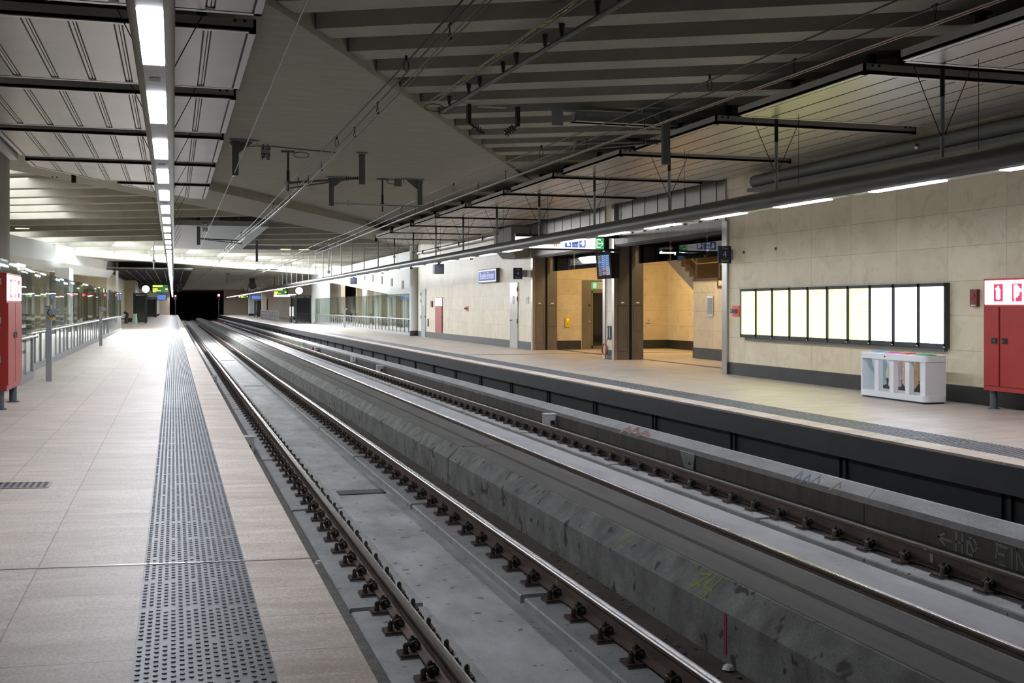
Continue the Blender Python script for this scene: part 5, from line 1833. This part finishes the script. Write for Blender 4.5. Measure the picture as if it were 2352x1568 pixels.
def shelter(x0, x1, y0, y1, z, label, h=2.5):
    t = thing('shelter', label, 'shelter', ((x0 + x1) / 2, (y0 + y1) / 2, z))
    MB().box(x0 - 0.1, x1 + 0.1, y0 - 0.1, y1 + 0.1, z + h, z + h + 0.12).build('roof', 'shelter', t)
    for x in (x0, x1):
        for y in (y0, y1):
            MB().box(x - 0.06, x + 0.06, y - 0.06, y + 0.06, z, z + h).build('post', 'shelter', t)
    MB().box(x0 + 0.06, x1 - 0.06, y0 - 0.01, y0 + 0.01, z + 0.1, z + h - 0.1).build('pane', 'black_reflect', t)
    sx = x1 if x1 < 5 else x0
    MB().box(sx - 0.01, sx + 0.01, y0 + 0.06, y1 - 0.06, z + 0.1, z + h - 0.1).build('side_pane', 'glass', t)
    MB().box(x0 + 0.2, x1 - 0.2, y1 - 0.5, y1 - 0.15, z + 0.42, z + 0.47).box(x0 + 0.2, x0 + 0.26, y1 - 0.5, y1 - 0.15, z, z + 0.42).box(x1 - 0.26, x1 - 0.2, y1 - 0.5, y1 - 0.15, z, z + 0.42).build('bench', 'shelter', t)
    return t


shelter(-3.25, -2.3, 101, 105, zl(-3), 'dark glass shelter on the far left platform, nearer one')
shelter(-3.6, -2.2, 152, 157, zl(-3), 'dark glass shelter on the far left platform, farther one')
shelter(10.9, 12.2, 104, 108.5, 0.0, 'dark glass shelter on the right platform beside the white column')
shelter(11.2, 12.6, 158, 163, 0.0, 'dark glass shelter on the far right platform beyond the railing')


def clock(x, y, z, label, pole=None):
    t = thing('platform_clock', label, 'clock', (x, y, z - 0.35))
    MB().cyl((x, y - 0.06, z), (x, y + 0.06, z), 0.34, 28).build('case', 'galv_dark', t, True)
    MB().cyl((x, y - 0.07, z), (x, y - 0.06, z), 0.325, 28).build('dial', 'clock_face', t)
    MB().bar((x, y - 0.075, z), (x + 0.03, y - 0.075, z - 0.2), 0.03, 0.01).bar((x, y - 0.075, z), (x - 0.02, y - 0.075, z + 0.22), 0.02, 0.01).build('hand', 'black', t)
    MB().cyl((x, y, z + 0.33), (x, y, 4.5), 0.03, 8).build('rod', 'black', t)
    return t


clock(-2.35, 104.0, 3.13, 'round white lit clock on the far left platform')
clock(10.9, 101.5, 3.0, 'round white lit clock on the far right platform')


def board(x, y, z, w, h, label, hang=True):
    t = thing('departure_board', label, 'board', (x, y, z))
    MB().box(x - w / 2, x + w / 2, y, y + 0.2, z, z + h).build('housing', 'black', t)
    mb = MB()
    for fx, fz, fw, fh in ((-0.42, 0.68, 0.55, 0.17), (-0.42, 0.34, 0.26, 0.14), (0.28, 0.34, 0.12, 0.14), (-0.42, 0.19, 0.45, 0.07), (-0.42, 0.05, 0.18, 0.07)):
        mb.box(x + fx * w, x + (fx + fw) * w, y - 0.012, y - 0.006, z + fz * h, z + (fz + fh) * h)
    g = MB().box(x - 0.44 * w, x + 0.42 * w, y - 0.006, y, z + 0.03 * h, z + 0.9 * h).build('display', 'board_green', t)
    mb.build('letters', 'board_yellow', g)
    if hang:
        for s in (-1, 1):
            MB().cyl((x + s * w * 0.4, y + 0.1, z + h), (x + s * w * 0.4, y + 0.1, 3.95 if x < 1 else 4.5), 0.03, 8).build('rod', 'black', t)
    return t


board(-1.12, 105.0, 2.82, 1.55, 0.78, 'black departure board with yellow letters over the far left platform')
board(10.2, 112, 2.75, 1.45, 0.62, 'black departure board with yellow letters over the far right platform')
board(10.2, 170, 2.85, 1.2, 0.5, 'yellow lettered board farther along the right platform')
for x, y, z, w, h, l in ((-1.2, 124, 2.28, 0.85, 0.55, 'blue screen monitor over the far left platform'), (10.9, 156, 2.55, 1.2, 0.5, 'blue screen monitor over the far right platform')):
    t = thing('monitor', l, 'monitor', (x, y, z))
    MB().box(x - w / 2 - 0.06, x + w / 2 + 0.06, y, y + 0.15, z - 0.05, z + h + 0.05).build('housing', 'black', t)
    MB().box(x - w / 2, x + w / 2, y - 0.01, y, z, z + h).build('screen', 'screen_blue', t)
    MB().cyl((x, y + 0.08, z + h), (x, y + 0.08, 3.95 if x < 1 else 4.5), 0.04, 8).build('rod', 'black', t)
for x, y, z, w, h, l in ((11.5, 121, 2.6, 2.4, 0.3, 'pale lit direction sign over the far right platform'), (10.6, 180, 3.0, 1.4, 0.3, 'pale lit sign near the end of the right platform')):
    t = thing('direction_sign', l, 'sign', (x, y, z))
    MB().box(x - w / 2 - .04, x + w / 2 + .04, y, y + 0.15, z - 0.04, z + h + 0.04).build('frame', 'black', t)
    MB().box(x - w / 2, x + w / 2, y - 0.01, y, z, z + h).build('panel', 'sign_lit', t)
    MB().cyl((x, y + 0.08, z + h), (x, y + 0.08, 4.5), 0.04, 8).build('rod', 'black', t)
for x, y, z0, z1, l in ((11.3, 112, 0.6, 1.55, 'tall narrow white lit panel by the railing'), (12.0, 168, 1.0, 1.9, 'small white lit panel near the far columns')):
    t = thing('light_panel', l, 'lamp', (x, y, z0))
    MB().box(x - 0.17, x + 0.17, y, y + 0.1, z0, z1).build('panel', 'far_white', t)
    MB().box(x - 0.04, x + 0.04, y + 0.02, y + 0.08, 0, z0).build('stand', 'galv_dark', t)
# stair railing on the far right platform
t = thing('railing', 'steel railing around the stair on the far right platform', 'railing', (11.2, 125, 0))
for z in (0.35, 0.75, 1.1):
    MB().tube([(10.2, 114, z), (10.2, 138, z)], 0.03, 8).tube([(10.2, 114, z), (12.2, 114, z)], 0.03, 8).build('rail_bar', 'steel', t)
for k in range(13):
    y = 114 + 2 * k
    MB().box(10.17, 10.23, y - 0.03, y + 0.03, 0, 1.1).build('post', 'steel', t)
mb = MB()
for k in range(96):
    y = 114 + 0.25 * k
    mb.box(10.19, 10.21, y, y + 0.02, 0.05, 1.05)
mb.build('infill_bars', 'galv', t)
struct('column_9', MB().box(10.4, 11.0, 139, 139.6, 0, 4.5), 'cream')
# bench and bin on the far left platform
t = thing('bench', 'black bench end standing by the far left stone wall', 'bench', (-4.0, 98, 0.15))
MB().tube([(-3.75, 98, 0.15), (-3.75, 98.0, 0.6), (-3.65, 98, 0.95), (-3.95, 98, 1.1)], [0.16, 0.13, 0.12, 0.1], 8).build('frame', 'black', t)
MB().box(-4.3, -3.7, 98, 100, 0.5, 0.56).build('seat', 'black', t)
t = thing('litter_bin', 'pale green bag bin beside the dark shelter on the left', 'bin', (-3.15, 99.5, 0.12))
MB().tube([(-3.15, 99.5, 0.12), (-3.12, 99.5, 0.9)], [0.25, 0.16], 12).build('bag', 'bag_green', t, True)
MB().cyl((-3.12, 99.5, 0.9), (-3.12, 99.5, 0.95), 0.19, 14).build('rim', 'white', t)
t = thing('litter_bin', 'white bin beside the far shelter on the right platform', 'bin', (11.7, 152, 0))
MB().plate((11.7, 152, 0), XV, YV, 0.8, 1.0, 0.75, 0.1, 4).build('body', 'white', t)
MB().plate((11.7, 152, 0.75), XV, YV, 0.85, 1.05, 0.1, 0.1, 4).build('lid', 'white', t)
# signals
for x, y, z, l in ((7.6, 200, 3.5, 'red signal light glowing in the tunnel above the right track'), (0.35, 203, 3.4, 'red signal light at the end of the left lamp tube')):
    t = thing('signal', l, 'signal', (x, y, 0 if x < 1 else -1))
    MB().box(x - 0.25, x + 0.25, y, y + 0.2, z - 0.7, z + 0.35).build('head', 'black', t)
    MB().cyl((x, y, z), (x, y - 0.05, z), 0.2 if x > 1 else 0.14, 16).build('lens', 'signal_red', t)
    MB().cyl((x, y + 0.1, -1.0 if x > 1 else 0), (x, y + 0.1, z - 0.7), 0.06, 10).build('mast', 'galv_dark', t)
# fans hung in the far hall
for x, y, l in ((-2.9, 112.5, 'black jet fan left of the left lamp tube'), (0.7, 112.5, 'black jet fan right of the left lamp tube'), (7.9, 118, 'black jet fan under the far right ceiling')):
    t = thing('jet_fan', l, 'fan', (x, y, 3.2))
    MB().cyl((x, y, 3.72), (x, y + 1.8, 3.72), 0.36, 20).build('casing', 'black', t, True)
    mb = MB()
    for k in range(6):
        a = 2 * PI * k / 6
        mb.bar((x, y - 0.01, 3.72), (x + 0.3 * math.cos(a), y - 0.01, 3.72 + 0.3 * math.sin(a)), 0.02, 0.05)
    mb.build('blades', 'galv_dark', t)
    MB().box(x - 0.25, x + 0.25, y + 0.3, y + 1.5, 4.05, 4.5).build('mount', 'black', t)
# dark drain channel lines in the right platform floor
struct('trim_8', MB().box(9.09, 17.8, 34.9, 35.1, -0.01, 0.003), 'panel_dark')
struct('trim_8', MB().box(13.42, 13.62, 23.6, 38.2, -0.01, 0.003), 'panel_dark')
